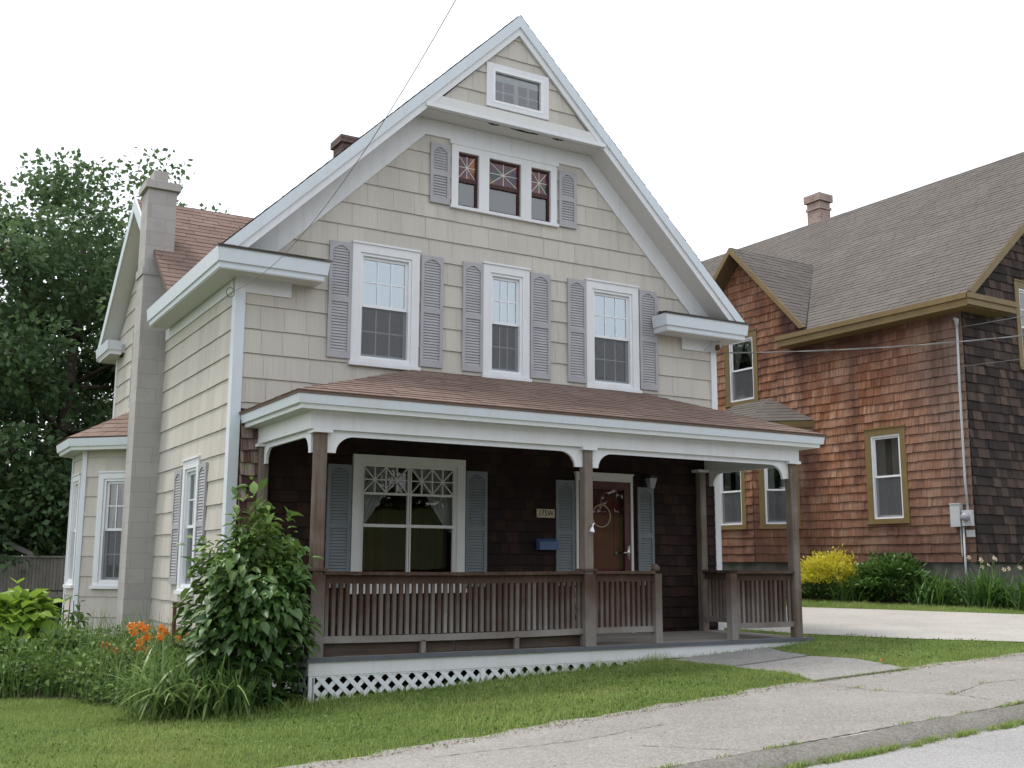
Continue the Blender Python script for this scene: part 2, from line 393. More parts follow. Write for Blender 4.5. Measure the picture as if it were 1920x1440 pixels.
M_SOFF = m_white('soffit_paint', (.58, .575, .56))
M_BLUETRIM = m_white('pale_blue_trim', (.585, .635, .69))
M_SHUT = m_plain('grey_shutter_plastic', (.345, .342, .362), .55, .3, .07, 5)
M_SHUTP = m_plain('blue_grey_shutter_shaded', (.165, .185, .20), .6, .25, .07, 5)  # porch shade painted in: darker, bluer copy of the grey shutters
M_KICK = m_old_wood('dark_board', [(.25, (.03, .02, .016)), (.5, (.06, .04, .032)), (.75, (.10, .082, .072)), (1, (.16, .145, .135))], (1.6, 30, 30))
M_GREYW = m_old_wood('grey_boards', [(.25, (.10, .09, .085)), (.5, (.18, .165, .158)), (.75, (.26, .245, .238)), (1, (.36, .345, .335))])
M_OLD = m_old_wood('weathered_wood', [(.22, (.030, .018, .014)), (.46, (.080, .050, .037)), (.70, (.155, .132, .12)), (1, (.30, .285, .275))], grey=True)
M_POST = m_old_wood('post_wood', [(.25, (.045, .029, .022)), (.5, (.105, .072, .054)), (.72, (.20, .17, .15)), (.95, (.33, .31, .295))], (24, 24, .8))
M_DECK = m_old_wood('porch_deck', [(.2, (.13, .115, .10)), (.6, (.22, .20, .18)), (1, (.30, .285, .265))], (2, 30, 2))
M_NOSE = m_plain('grey_deck_edge', (.10, .11, .13), .7)
M_BLOCK = m_block(); M_BRICK = m_brick('old_brick', (.10, .066, .06), (.14, .095, .085), (.17, .155, .15))
M_NBRICK = m_brick('pale_brick', (.27, .18, .16), (.34, .24, .215), (.36, .33, .31))
M_FOUND = m_plain('foundation_stone', (.20, .205, .19), .9, .1, .35, 4, 0, .5)
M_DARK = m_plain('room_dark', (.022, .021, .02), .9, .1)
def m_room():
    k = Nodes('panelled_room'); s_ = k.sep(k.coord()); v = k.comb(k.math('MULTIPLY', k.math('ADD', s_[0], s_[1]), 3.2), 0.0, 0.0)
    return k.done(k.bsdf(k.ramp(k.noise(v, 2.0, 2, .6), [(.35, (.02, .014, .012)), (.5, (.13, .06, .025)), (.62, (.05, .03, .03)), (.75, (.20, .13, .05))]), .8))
M_ROOM = m_room(); M_SHADE = m_plain('roller_blind', (.62, .70, .78), .8, .2, .03)
M_GREYBLIND = m_plain('grey_blind', (.20, .24, .29), .8, .2, .03); M_GLASS = m_glass(); M_GLASSU = m_glass('storm_window_glass', (.9, .94, .96), 4.2, (.84, .94, 1.0)); M_GLASSP = m_glass('porch_window_glass', (.85, .88, .86), 1.6); M_SCREEN = m_screen(); M_CURT = m_curtain(); M_STAIN = m_stained()
M_DOOR = m_plain('maroon_paint', (.075, .014, .016), .35, .5, .12); M_DOOR2 = m_plain('red_brown_paint', (.20, .036, .032), .45, .4, .2, 5); M_BROWNP = m_plain('brown_sash_paint', (.055, .02, .018), .5)
M_METAL = m_plain('bright_metal', (.6, .58, .55), .3, .5, .05, 8, .9); M_GREYM = m_plain('grey_box_metal', (.42, .44, .46), .45, .4, .05)
M_BLACKM = m_plain('black_metal', (.02, .02, .022), .4, .5); M_BLUE = m_plain('blue_mailbox', (.055, .105, .22), .45, .45, .1)
M_GOLD = m_plain('ochre_trim', (.165, .118, .05), .55, .3, .12, 4); M_SOFFN = m_plain('brown_soffit', (.11, .075, .045), .7); M_VINYL = m_plain('white_vinyl', (.70, .72, .75), .4, .4, .03)
M_TAN = m_plain('tan_plaque', (.42, .36, .25), .6, .3, .1, 20); M_LETTER = m_plain('dark_letter', (.03, .025, .02), .6)
M_LAMPG = m_plain('frosted_lamp_glass', (.27, .27, .30), .25, .5, .05); M_RUST = m_plain('rusty_iron', (.10, .05, .03), .8, .2, .3, 15)
M_WIRE = m_plain('grey_cable', (.13, .13, .14), .6); M_WIREL = m_plain('pale_cable', (.20, .195, .195), .6)
M_BARK = m_plain('bark', (.07, .055, .045), .95, .1, .4, 7, 0, .6)
M_NFOUND = m_plain('dark_foundation', (.105, .105, .10), .9, .1, .35, 4, 0, .5)
exec_parts = []

# ================================================================== large structure: the beige house
HOUSE = thing('house', 'cream shingled gabled house with a wooden front porch and grey shutters', 'house', (3.5, 3.5, -.3))
FR = Frame((0, 0, 0), (1, 0, 0), (0, -1, 0)); LF = Frame((0, 0, 0), (0, 1, 0), (-1, 0, 0))
_q = Frame.quad
def quad_out(s, mb, u0, u1, v0, v1, n):
    P = [(u0, v0), (u1, v0), (u1, v1), (u0, v1)]
    if s.U.cross(Vector((0, 0, 1))).dot(s.N) < 0: P = P[::-1]
    mb.poly([s.p(a, b, n) for a, b in P], P)
Frame.quad = quad_out
SL, EZ, EX = .985, 4.305, -.327            # main roof slope, eave height, eave x
rz = lambda x: EZ+SL*((x if x <= 3.5 else 7-x)-EX)

def roof_face(mb, pts, exposure, width, thick=.007, slab=.05, **kw):
    kw.setdefault('edge', .8)
    P = [Vector(p) for p in pts]; N = (P[1]-P[0]).cross(P[2]-P[0]).normalized()
    if N.z < 0: N = -N
    U = Vector((0, 0, 1)).cross(N); U = Vector((1, 0, 0)) if U.length < 1e-4 else U.normalized(); V = N.cross(U)
    O = P[0]; poly = [((p-O).dot(U), (p-O).dot(V)) for p in P]
    shingles(mb, poly, O, U, V, N, exposure, width, thick, back=True, wj=.35, gap=.006, oj=.004, **kw)
    if slab:
        n = len(P); mb.cr = .1
        Q = [p-N*.006 for p in P]+[p-N*slab for p in P]
        if (P[1]-P[0]).cross(P[2]-P[0]).z < 0: Q = Q[:n][::-1]+Q[n:][::-1]
        mb.mesh(Q, [tuple(range(n, 2*n))[::-1]]+[(i, n+i, n+(i+1) % n, (i+1) % n) for i in range(n)])
        mb.cr = .5

# --- windows
def double_hung(fr, parent, u0, u1, v0, v1, name='window', casing=.105, mull=(3, 2), trim=None, screen=True, curtain='sheer', label=None,
                depth=.5, sash_m=None, low_mull=True, sill=True, inner=.06, head=True, glass_m=None):
    trim = trim or M_WHITE; sash_m = sash_m or M_VINYL
    m = MB()
    fr.box(m, u0, u0+casing, v0, v1, -.02, .03); fr.box(m, u1-casing, u1, v0, v1, -.02, .03)
    fr.box(m, u0+casing, u1-casing, v1-casing, v1, -.02, .03)
    if head: fr.box(m, u0-.01, u1+.01, v1, v1+.025, -.01, .045)
    if sill: fr.box(m, u0-.02, u1+.02, v0-.045, v0, -.02, .06); fr.box(m, u0+casing, u1-casing, v0, v0+.05, -.02, .025)
    win = m.build(name, trim, parent)
    if label: win['label'] = label
    a0, a1, b0, b1 = u0+casing, u1-casing, v0+.05, v1-casing; bm = (b0+b1)/2
    f = MB()   # sash frame liner
    fr.box(f, a0, a0+.035, b0, b1, -.05, .012); fr.box(f, a1-.035, a1, b0, b1, -.05, .012); fr.box(f, a0+.035, a1-.035, b1-.035, b1, -.05, .012)
    fr.box(f, a0+.035, a1-.035, b0, b0+.03, -.05, .012)
    f.build('jamb_liner', sash_m, win)
    a0 += .035; a1 -= .035; b1 -= .035; b0 += .03
    for (s0, s1, n0, up_) in ((bm-.012, b1, -.022, True), (b0, bm+.012, -.05, False)):
        s = MB(); wd = .036
        fr.box(s, a0, a0+wd, s0, s1, n0-.025, n0); fr.box(s, a1-wd, a1, s0, s1, n0-.025, n0)
        fr.box(s, a0+wd, a1-wd, s1-wd, s1, n0-.025, n0); fr.box(s, a0+wd, a1-wd, s0, s0+wd, n0-.025, n0)
        if up_ or low_mull:
            nx, ny = mull
            for i in range(1, nx): c = a0+wd+(a1-a0-2*wd)*i/nx; fr.box(s, c-.008, c+.008, s0+wd, s1-wd, n0-.019, n0-.006)
            for j in range(1, ny): c = s0+wd+(s1-s0-2*wd)*j/ny; fr.box(s, a0+wd, a1-wd, c-.008, c+.008, n0-.0185, n0-.0065)
        sh = s.build('sash', sash_m, win)
        g = MB(); fr.quad(g, a0+wd*.5, a1-wd*.5, s0+wd*.5, s1-wd*.5, n0-.015); g.build('pane', (glass_m if glass_m and up_ else M_GLASS), win)
        if not up_ and screen:
            g = MB(); fr.quad(g, a0, a1, s0, s1, n0+.012); g.build('insect_screen', M_SCREEN, win)
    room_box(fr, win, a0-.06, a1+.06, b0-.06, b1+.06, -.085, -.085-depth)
    if curtain: hang_curtain(fr, win, a0, a1, b0, b1, curtain)
    return win
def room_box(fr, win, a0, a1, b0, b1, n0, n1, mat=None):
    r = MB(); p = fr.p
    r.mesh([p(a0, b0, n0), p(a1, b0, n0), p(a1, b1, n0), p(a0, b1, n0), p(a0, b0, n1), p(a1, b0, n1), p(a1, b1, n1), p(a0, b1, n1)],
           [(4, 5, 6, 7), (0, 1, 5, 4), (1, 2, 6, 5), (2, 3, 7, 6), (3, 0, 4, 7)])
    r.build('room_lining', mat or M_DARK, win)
def hang_curtain(fr, win, a0, a1, b0, b1, kind):
    c = MB(); NU, NV = 36, 14; H = b1-b0; W_ = a1-a0; bm = (b0+b1)/2
    def sheet(ufn, v_top, v_bot, n=-.105, amp=.009, waves=9):
        P = []
        for j in range(NV+1):
            t = j/NV; v = v_top+(v_bot-v_top)*t; l, r_ = ufn(t)
            for i in range(NU+1):
                s = i/NU; P.append(fr.p(l+(r_-l)*s, v, n+amp*math.sin(s*waves*6.283+math.sin(t*3))))
        c.mesh(P, [(j*(NU+1)+i, j*(NU+1)+i+1, (j+1)*(NU+1)+i+1, (j+1)*(NU+1)+i) for j in range(NV) for i in range(NU)])
    if kind == 'blind':
        fr.quad(c, a0-.03, a1+.03, bm-.02, b1+.03, -.093); c.build('roller_blind', M_SHADE, win); return
    if kind == 'cafe':        # tied back pair
        tie = lambda t: .52-.42*math.sin(min(1, t*1.25)*1.57) if t < .8 else .1+.15*(t-.8)
        sheet(lambda t: (a0-.02, a0+W_*max(.08, tie(t))), b1, b0); sheet(lambda t: (a1-W_*max(.08, tie(t)), a1+.02), b1, b0)
    elif kind == 'swag':
        sheet(lambda t: (a0-.02, a0+W_*(.5-.42*t)), b1, bm); sheet(lambda t: (a1-W_*(.5-.42*t), a1+.02), b1, bm)
    elif kind == 'sheer':
        sheet(lambda t: (a0-.02, a0+W_*.42), b1, b0); sheet(lambda t: (a1-W_*.34, a1+.02), b1, b0)
    elif kind == 'full':
        sheet(lambda t: (a0-.02, a1+.02), b1, bm-.05)
    c.build('curtain', M_CURT, win, True)

def shutter(fr, parent, u0, u1, v0, v1, mat=None, label=None):
    m = MB(); st = .042; n0, n1 = .012, .04; vm = v0+(v1-v0)*.5; b = .075
    fr.box(m, u0, u0+st, v0, v1, n0, n1); fr.box(m, u1-st, u1, v0, v1, n0, n1)
    fr.box(m, u0+st, u1-st, v0, v0+b, n0, n1); fr.box(m, u0+st, u1-st, vm-.03, vm+.03, n0, n1)
    iu0, iu1 = u0+st, u1-st; cu = (iu0+iu1)/2; hw = (iu1-iu0)/2    # cathedral arch in the top rail
    out = [(iu0, v1), (iu0, v1-.105)]+[(cu+hw*math.sin(t)*.999, v1-.105+.06*(.5+.5*math.cos(t*2))**1.2) for t in np.linspace(-1.5, 1.5, 13)]+[(iu1, v1-.105), (iu1, v1)]
    m.prism(out[::-1], fr.p, n0, n1-.001)
    for lo, hi in ((v0+b, vm-.03), (vm+.03, v1-.05)):
        k = max(3, int((hi-lo)/.034))
        for i in range(k):
            v = lo+(hi-lo)*(i+.5)/k; P = []
            for dv, nn in ((-.0165, .0300), (-.0135, .0335), (.0165, .0235), (.0135, .0205)): P.append((v+dv, nn))
            Q = [fr.p(iu0, v_, n_) for v_, n_ in P]+[fr.p(iu1, v_, n_) for v_, n_ in P]
            m.mesh(Q, [(0, 1, 5, 4), (1, 2, 6, 5), (2, 3, 7, 6), (3, 0, 4, 7)])
    fr.quad(m, iu0, iu1, v0+b, v1-.05, .011)
    return m.build('shutter', mat or M_SHUT, parent)

W2 = [(1.365, 2.255), (3.16, 3.855), (4.755, 5.635)]; WT, WB = 4.72, 3.262
hole = lambda u0, u1, v0, v1, c=.09: (u0+c, v0+.02, u1-c, v1-c)
H_front = [hole(a, b, WB, WT) for a, b in W2]+[(2.79, 5.42, 4.2, 6.17)]
wall = MB(); EXPO = .2818
shingles(wall, [(0.03, 2.42), (6.97, 2.42), (6.97, 4.40), (4.84, 6.51), (2.16, 6.51), (0.03, 4.40)], (0, 0, 0), (1, 0, 0), (0, 0, 1), (0, -1, 0), EXPO, .30, .016, H_front, 3.803, wj=.22, vj=.002, oj=.002)
shingles(wall, [(2.25, 6.55), (4.75, 6.55), (3.5, 7.83)], (0, -.30, 0), (1, 0, 0), (0, 0, 1), (0, -1, 0), EXPO, .30, .016, [(3.12, 6.80, 3.87, 7.28)], 3.803, wj=.22)
SIDEW = (1.23, 2.0, .56, 2.15); UPW = (4.55, 5.40, 3.28, 4.62)
shingles(wall, [(.03, -.13), (7.1, -.13), (7.1, 4.33), (.03, 4.33)], (0, 0, 0), (0, 1, 0), (0, 0, 1), (-1, 0, 0), EXPO, .30, .016, [hole(*SIDEW), hole(*UPW)], 3.803, wj=.22, vj=.002)
shingles(wall, [(2.75, 4.33), (7.1, 4.33), (7.1, 4.55), (5.0, 6.22)], (0, 0, 0), (0, 1, 0), (0, 0, 1), (-1, 0, 0), EXPO, .30, .016, [hole(*UPW)], 3.803, wj=.22)
wall.box((6.9, .1, -.1), (6.985, 7.1, 4.3)); wall.box((.1, 7.0, -.1), (6.9, 7.1, 4.3)); wall.box((.1, .15, 4.2), (6.9, .2, 4.22))
wall.build('wall', M_SID, HOUSE)
bw = MB()
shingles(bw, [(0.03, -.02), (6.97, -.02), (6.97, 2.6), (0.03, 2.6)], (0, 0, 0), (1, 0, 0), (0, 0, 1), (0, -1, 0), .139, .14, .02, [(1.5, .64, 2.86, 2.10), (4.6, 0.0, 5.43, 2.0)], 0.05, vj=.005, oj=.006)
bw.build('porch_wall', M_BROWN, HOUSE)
ew = MB(); shingles(ew, [(.1, .3), (.30, .3), (.30, 2.5), (.1, 2.5)], (0, -.028, 0), (1, 0, 0), (0, 0, 1), (0, -1, 0), .139, .11, .032, (), .05, vj=.008, oj=.010)
ew.build('weathered_shingles', M_EDGE, HOUSE)
t = MB()      # corner boards
t.box((-.03, -.03, -.13), (.085, -.001, 3.93)); t.box((-.03, 0, -.13), (-.001, .10, 3.93)); t.build('corner_board', M_BLUETRIM, HOUSE)
t = MB(); t.box((6.93, -.03, -.1), (7.03, -.001, 3.93)); t.box((7.001, 0, -.1), (7.03, .1, 3.93)); t.build('corner_board', M_WHITE, HOUSE)
t = MB(); t.box((-.028, 7.0, -.13), (-.001, 7.12, 4.3)); t.build('corner_board', M_WHITE, HOUSE)
t = MB(); t.box((.06, .06, -.9), (6.94, 7.05, -.125)); t.build('foundation', M_FOUND, HOUSE)

# gable trim
low = lambda x, d: rz(x)-d
def rake_poly(d0, d1, zcut):
    out = []
    for side in (0, 1):
        pts = []
        xa = EX+(zcut-EZ+d0)/SL; xb = EX+(zcut-EZ+d1)/SL
        pts = [(xa, zcut), (3.5, rz(3.5)-d0), (3.5, rz(3.5)-d1), (xb, zcut)]
        if side: pts = [(7-x, z) for x, z in pts][::-1]
        out.append(pts)
    return out
rb = MB()
for pl in rake_poly(-.012, .15, 4.345): rb.prism(pl, FR.p, .325, .375)
rb.build('rake_board', M_BLUETRIM, HOUSE)
rb = MB()
for pl in rake_poly(.15, .262, 4.345): rb.prism(pl, FR.p, .322, .352)
rb.build('rake_moulding', M_WHITE, HOUSE)
sf = MB()
for s in (1, -1):
    fx = lambda x: x if s == 1 else 7-x
    for xa, xb, ya in ((-.05, 2.175, -.322), (2.175, 3.5, -.322)):
        sf.poly([(fx(xa), ya, low(xa, .255)), (fx(xb), ya, low(xb, .255)), (fx(xb), .02, low(xb, .255)), (fx(xa), .02, low(xa, .255))][::s])
sf.box((2.16, -.30, 6.512), (4.84, .02, 6.53))
sf.build('soffit', M_SOFF, HOUSE)
fz = MB()
for pl in rake_poly(.255, .60, 4.38):
    x_top = 2.21
    pl2 = [p for p in pl]
    left = pl[0][0] < 3.5
    def cutx(pl, left):
        xt = EX+(6.515-EZ+.255)/SL; xb = EX+(6.30-EZ+.60)/SL; xa = EX+(4.38-EZ+.255)/SL; xc = EX+(4.38-EZ+.60)/SL
        q = [(xa, 4.38), (xt, 6.51), (xb, 6.30), (xc, 4.38)]
        return q if left else [(7-a, b) for a, b in q][::-1]
    fz.prism(cutx(pl, left), FR.p, .005, .03)
fz.prism([(2.16, 6.508), (4.84, 6.508), (4.693, 6.30), (2.307, 6.30)], FR.p, .004, .0295)
fz.build('frieze_board', M_WHITE, HOUSE)
bt = MB(); x0 = EX+(6.51-EZ+.262)/SL
bt.prism([(x0-.03, 6.565), (7-x0+.03, 6.565), (7-x0-.12, 6.70), (x0+.12, 6.70)], FR.p, .302, .347)
bt.cm = 1; bt.box((x0-.03, -.385, 6.515), (7-x0+.03, -.31, 6.565)); bt.cm = 0
bt.build('belt_cornice', [M_WHITE2, M_WHITE], HOUSE)
for xx, ll in ((3.06, .16), (3.40, .42), (4.05, .16)):
    rot = MB(); top_ = [(xx+ll*k/6, -.305+.012*math.sin(k*2.1)) for k in range(7)]; bot_ = [(xx+ll*k/6, -.292+.035*math.sin(math.pi*k/6)*(.6+.4*math.sin(k*3+xx))) for k in range(6, -1, -1)]
    rot.prism(top_+bot_, lambda a, b, t_: (a, b, t_), 6.507, 6.5115); rot.build('rotten_patch', M_DARK, HOUSE)

# eaves returns and side eave (gutter-like crown, white)
def crown(mb, path, z_top, h=.235, out=.075, cap=True):
    """moulding swept along a horizontal path (outer top line), leaning in at the foot"""
    n = len(path); prof = [(0, 0), (-.018, -h*.68), (-.045, -h*.70), (-.055, -h), (-.30, -h)]
    offs = []
    for i, p in enumerate(path):
        p = Vector(p); d0 = (p-Vector(path[i-1])).normalized() if i else None; d1 = (Vector(path[i+1])-p).normalized() if i < n-1 else None
        n0 = Vector((d0.y, -d0.x)) if d0 else None; n1 = Vector((d1.y, -d1.x)) if d1 else None
        nn = n0 if n1 is None else n1 if n0 is None else (n0+n1)/max(.3, 1+n0.dot(n1))
        offs.append(nn)
    rings = [[(Vector(p).x+offs[i].x*o, Vector(p).y+offs[i].y*o, z_top+dz) for o, dz in prof] for i, p in enumerate(path)]
    for j in range(len(prof)-1):
        mb.cm = 1 if j in (1, 2) else (2 if j == 3 else 0)
        for i in range(n-1): mb.poly([rings[i][j], rings[i][j+1], rings[i+1][j+1], rings[i+1][j]])
    mb.cm = 0
    if cap:
        mb.poly(rings[0]); mb.poly(rings[-1][::-1])
cm = MB()
crown(cm, [(-.35, 3.20), (-.35, -.385), (.95, -.385), (.95, -.06)], 4.325)
cm.box((-.31, -.34, 4.10), (.90, .02, 4.30)); cm.box((-.31, .02, 4.10), (.0, 3.18, 4.30))
cm.build('cornice', [M_BLUETRIM, M_VINYL, M_SOFF], HOUSE)
cm = MB()
crown(cm, [(5.84, -.06), (5.84, -.385), (7.35, -.385), (7.35, 3.2)], 4.325)
cm.box((5.89, -.34, 4.10), (7.31, .02, 4.30)); cm.box((7.0, .02, 4.10), (7.31, 7.3, 4.30))
cm.build('cornice', [M_BLUETRIM, M_VINYL, M_SOFF], HOUSE)
rc = MB()
roof_face(rc, [(-.36, -.40, 4.335), (.97, -.40, 4.335), (.80, .0, 4.43), (-.2, .0, 4.43)], .14, .3, slab=.02)
rc.build('return_roof', M_NROOF, HOUSE); rc = MB()
roof_face(rc, [(5.82, -.40, 4.335), (7.36, -.40, 4.335), (7.2, .0, 4.43), (6.0, .0, 4.43)], .14, .3, slab=.02)
rc.build('return_roof', M_NROOF, HOUSE)
for xa, xb in ((-.031, .62), (6.40, 7.03)):
    fb = MB(); fb.box((xa, -.031, 3.93), (xb, -.001, 4.11)); fb.build('frieze_board', M_WHITE, HOUSE)
fb = MB(); fb.box((-.03, .10, 3.96), (-.001, 3.44, 4.11)); fb.build('frieze_board', M_WHITE, HOUSE)

# roofs
rf = MB()
CY, CZ, CS = 5.0, 6.47, .79; cx_ = 3.5-(rz(3.5)-CZ)/SL; vz = rz(-.25); vy = CY-(CZ-vz)/CS
roof_face(rf, [(EX, -.37, EZ+.02), (cx_, -.37, CZ+.02), (cx_, CY, CZ+.02), (EX, vy-.1, EZ+.02)], .14, .32)
roof_face(rf, [(cx_, -.37, CZ+.02), (3.5, -.37, rz(3.5)+.02), (3.5, 7.45, rz(3.5)+.02), (cx_, 7.45, CZ+.02)], .14, .32)
roof_face(rf, [(7-EX, -.37, EZ+.02), (7-EX, 7.45, EZ+.02), (3.5, 7.45, rz(3.5)+.02), (3.5, -.37, rz(3.5)+.02)], .14, .32)
# cross gable to the left: ridge along x at y=5, z=6.47
roof_face(rf, [(-.25, vy, vz), (cx_, CY, CZ), (-.25, CY, CZ)], .14, .32)
roof_face(rf, [(-.25, CY, CZ), (cx_, CY, CZ), (cx_, 7.5, CZ-2.5*CS), (-.25, 7.5, CZ-2.5*CS)], .14, .32)
rf.build('roof', M_ROOF, HOUSE)
# side gable rake
g = MB()
for y1, z1 in ((7.5, CZ-2.5*CS), (3.7, CZ-1.3*CS)):
    g.cm = 0
    P = [(CY, CZ+.02), (y1, z1+.02), (y1, z1-.20), (CY, CZ-.20)]
    g.prism(P if y1 > CY else P[::-1], lambda a, b, t_: (t_, a, b), -.28, -.25)
    g.cm = 1
    g.poly([(-.26, CY, CZ-.20), (-.26, y1, z1-.20), (.02, y1, z1-.20), (.02, CY, CZ-.20)])
g.cm = 0
g.build('side_rake', [M_BLUETRIM, M_SOFF], HOUSE)
cm = MB(); crown(cm, [(-.06, 6.45), (-.30, 6.45), (-.30, 7.55), (.3, 7.55)][::-1], 4.50, .22)
cm.box((-.26, 6.5, 4.32), (.02, 7.5, 4.46)); cm.build('cornice', [M_BLUETRIM, M_VINYL, M_SOFF], HOUSE)

# chimneys
c = MB(); c.box((-.37, 3.47, -.6), (.03, 3.90, 6.16)); c.box((-.415, 3.425, 6.17), (.075, 3.945, 6.28)); c.box((-.29, 3.55, 6.29), (-.09, 3.80, 6.47))
blk = c.build('chimney', M_BLOCK, HOUSE); blk['label'] = 'tall grey block chimney against the left wall'
c = MB(); c.box((-.39, 3.45, 4.90), (.07, 3.92, 5.02)); c.build('chimney_flashing', M_BLOCK, HOUSE)
c = MB(); c.box((2.72, 4.0, 6.9), (3.12, 4.4, 7.68)); c.box((2.68, 3.96, 7.68), (3.16, 4.44, 7.80))
c.build('chimney', M_BRICK, HOUSE)['label'] = 'small red brick chimney behind the front gable'

# second floor windows and shutters
for (a, b), cu in zip(W2, ('full', 'blind', 'cafe')):
    double_hung(FR, HOUSE, a, b, WB, WT, curtain=cu, glass_m=M_GLASSU)
for a, b in ((1.07, 1.36), (2.275, 2.58), (2.86, 3.155), (3.865, 4.175), (4.45, 4.75), (5.65, 5.955)): shutter(FR, HOUSE, a, b, 3.285, 4.70)
for a, b in ((2.378, 2.655), (4.32, 4.60)): shutter(FR, HOUSE, a, b, 5.41, 6.20)
# attic triple window
m = MB()
us = [2.683, 2.78, 3.083, 3.235, 3.72, 3.88, 4.188, 4.284]
for i in (0, 2, 4, 6): FR.box(m, us[i], us[i+1], 5.425, 6.16, -.02, .03)
FR.box(m, us[0], us[-1], 6.16, 6.245, -.02, .031); FR.box(m, us[0]-.02, us[-1]+.02, 5.385, 5.425, -.02, .055)
FR.box(m, us[0]-.03, us[-1]+.03, 6.245, 6.31, -.01, .04)
tw = m.build('window', M_WHITE, HOUSE); tw['label'] = 'triple attic window with coloured leaded upper lights'
for i in (1, 3, 5):
    a, b = us[i], us[i+1]; vm = 5.80; s = MB(); d = .028
    FR.box(s, a, a+d, 5.425, 6.16, -.05, -.01); FR.box(s, b-d, b, 5.425, 6.16, -.05, -.01)
    FR.box(s, a+d, b-d, vm-.03, vm+.025, -.05, -.008); FR.box(s, a+d, b-d, 5.425, 5.46, -.05, -.01); FR.box(s, a+d, b-d, 6.135, 6.16, -.05, -.01)
    s.build('sash', M_BROWNP, tw)
    g = MB(); FR.quad(g, a+d, b-d, vm+.02, 6.14, -.035); g.build('leaded_light', M_STAIN, tw)
    g = MB(); FR.quad(g, a+d, b-d, 5.45, vm-.02, -.035); g.build('pane', M_GLASS, tw)
    l = MB(); cu_, cv_ = (a+b)/2, (vm+.02+6.14)/2
    for (du, dv) in ((1, 1), (1, -1), (0, 1), (1, 0)):
        FR.stick(l, (cu_-du*(b-a-2*d)/2, cv_-dv*.155), (cu_+du*(b-a-2*d)/2, cv_+dv*.155), .009, -.035, -.028-.0007*du-.0004*dv)
    l.build('leading', M_SOFF, tw)
    r = MB(); FR.quad(r, a+d, b-d, 5.45, vm-.02, -.09); r.build('roller_blind', M_GREYBLIND, tw)
room_box(FR, tw, 2.70, 4.27, 5.40, 6.2, -.1, -.6)
# peak window (in the projecting gable, wall at y=-.30)
PF = Frame((0, -.30, 0), (1, 0, 0), (0, -1, 0)); m = MB()
a, b, v0, v1 = 3.02, 3.97, 6.735, 7.335; c = .09
PF.box(m, a, a+c, v0, v1, -.02, .032); PF.box(m, b-c, b, v0, v1, -.02, .032); PF.box(m, a+c, b-c, v1-c*.75, v1, -.02, .032); PF.box(m, a+c, b-c, v0, v0+.06, -.02, .032)
pw = m.build('window', M_WHITE, HOUSE); s = MB(); a += c; b -= c; v0 += .06; v1 -= c*.75; d = .035
PF.box(s, a, a+d, v0, v1, -.03, .035); PF.box(s, b-d, b, v0, v1, -.03, .035); PF.box(s, a+d, b-d, v1-d, v1, -.03, .035); PF.box(s, a+d, b-d, v0, v0+d, -.03, .035)
s.build('storm_sash', M_VINYL, pw)
s = MB(); a += d; b -= d; v0 += d; v1 -= d; mid = (a+b)/2
PF.box(s, mid-.03, mid+.03, v0, v1-.10, -.07, -.03); PF.box(s, a-.02, b+.02, v1-.10, v1+.02, -.07, -.031)
for q in ((a+mid-.03)/2, (b+mid+.03)/2): PF.box(s, q-.011, q+.011, v0, v1-.10, -.065, -.035)
PF.box(s, a, b, v0+.155, v0+.175, -.064, -.036)
s.build('casement', M_VINYL, pw)
g = MB(); PF.quad(g, a, b, v0, v1, -.01); g.build('pane', M_GLASS, pw)
room_box(PF, pw, a-.05, b+.05, v0-.05, v1+.05, -.075, -.6)

# left wall windows
double_hung(LF, HOUSE, *SIDEW, mull=(2, 2), curtain='full', low_mull=False)
double_hung(LF, HOUSE, *UPW, mull=(2, 2), curtain=None)
shutter(LF, HOUSE, 2.02, 2.40, .63, 2.06); shutter(LF, HOUSE, .86, 1.21, .63, 2.06); shutter(LF, HOUSE, 5.42, 5.74, 3.30, 4.58)

# bay on the left wall
BP = [Vector((0, 3.97, 0)), Vector((-.78, 4.75, 0)), Vector((-.78, 5.72, 0)), Vector((0, 6.50, 0))]
bwall = MB(); bfr = []
for i in range(3):
    p, q = BP[i], BP[i+1]; U = (q-p).normalized(); N = Vector((-U.y, U.x, 0)); N = -N if N.x > 0 and abs(N.x) > .1 else N
    if N.dot((p+q)/2-Vector((1, 5.2, 0))) < 0: N = -N
    fr = Frame(p, U, N); L = (q-p).length; bfr.append((fr, L))
    hw_ = .28 if i != 1 else .34
    hl = [hole(L/2-hw_, L/2+hw_, .575, 2.165, .08)]
    shingles(bwall, [(0.0, -.13), (L, -.13), (L, 2.52), (0.0, 2.52)], p, U, (0, 0, 1), N, EXPO, .30, .014, hl, 3.803, wj=.2)
bwall.build('bay_wall', M_SID, HOUSE)
for i in range(3):
    fr, L = bfr[i]; hw_ = .28 if i != 1 else .34
    double_hung(fr, HOUSE, L/2-hw_, L/2+hw_, .575, 2.165, casing=.085, mull=(2, 2), curtain='cafe', depth=.3)
t = MB()
for i in (1, 2):
    for fr, L, a, b in ((bfr[i-1][0], bfr[i-1][1], bfr[i-1][1]-.055, bfr[i-1][1]+.012), (bfr[i][0], bfr[i][1], -.012, .055)): fr.box(t, a, b, -.13, 2.5, .001, .026)
t.build('corner_board', M_BLUETRIM, HOUSE)
t = MB(); pr_ = [(p.x*.93+.02, 5.235+(p.y-5.235)*.95) for p in BP]; t.prism(pr_, lambda a, b, t_: (a, b, t_), -.9, -.135); t.build('bay_foundation', M_FOUND, HOUSE)
E0, E1, E2, E3 = (0, 3.57, 2.66), (-1.04, 4.64, 2.66), (-1.04, 5.83, 2.66), (0, 6.90, 2.66); T1, T2 = (0, 4.80, 3.21), (0, 5.67, 3.21)
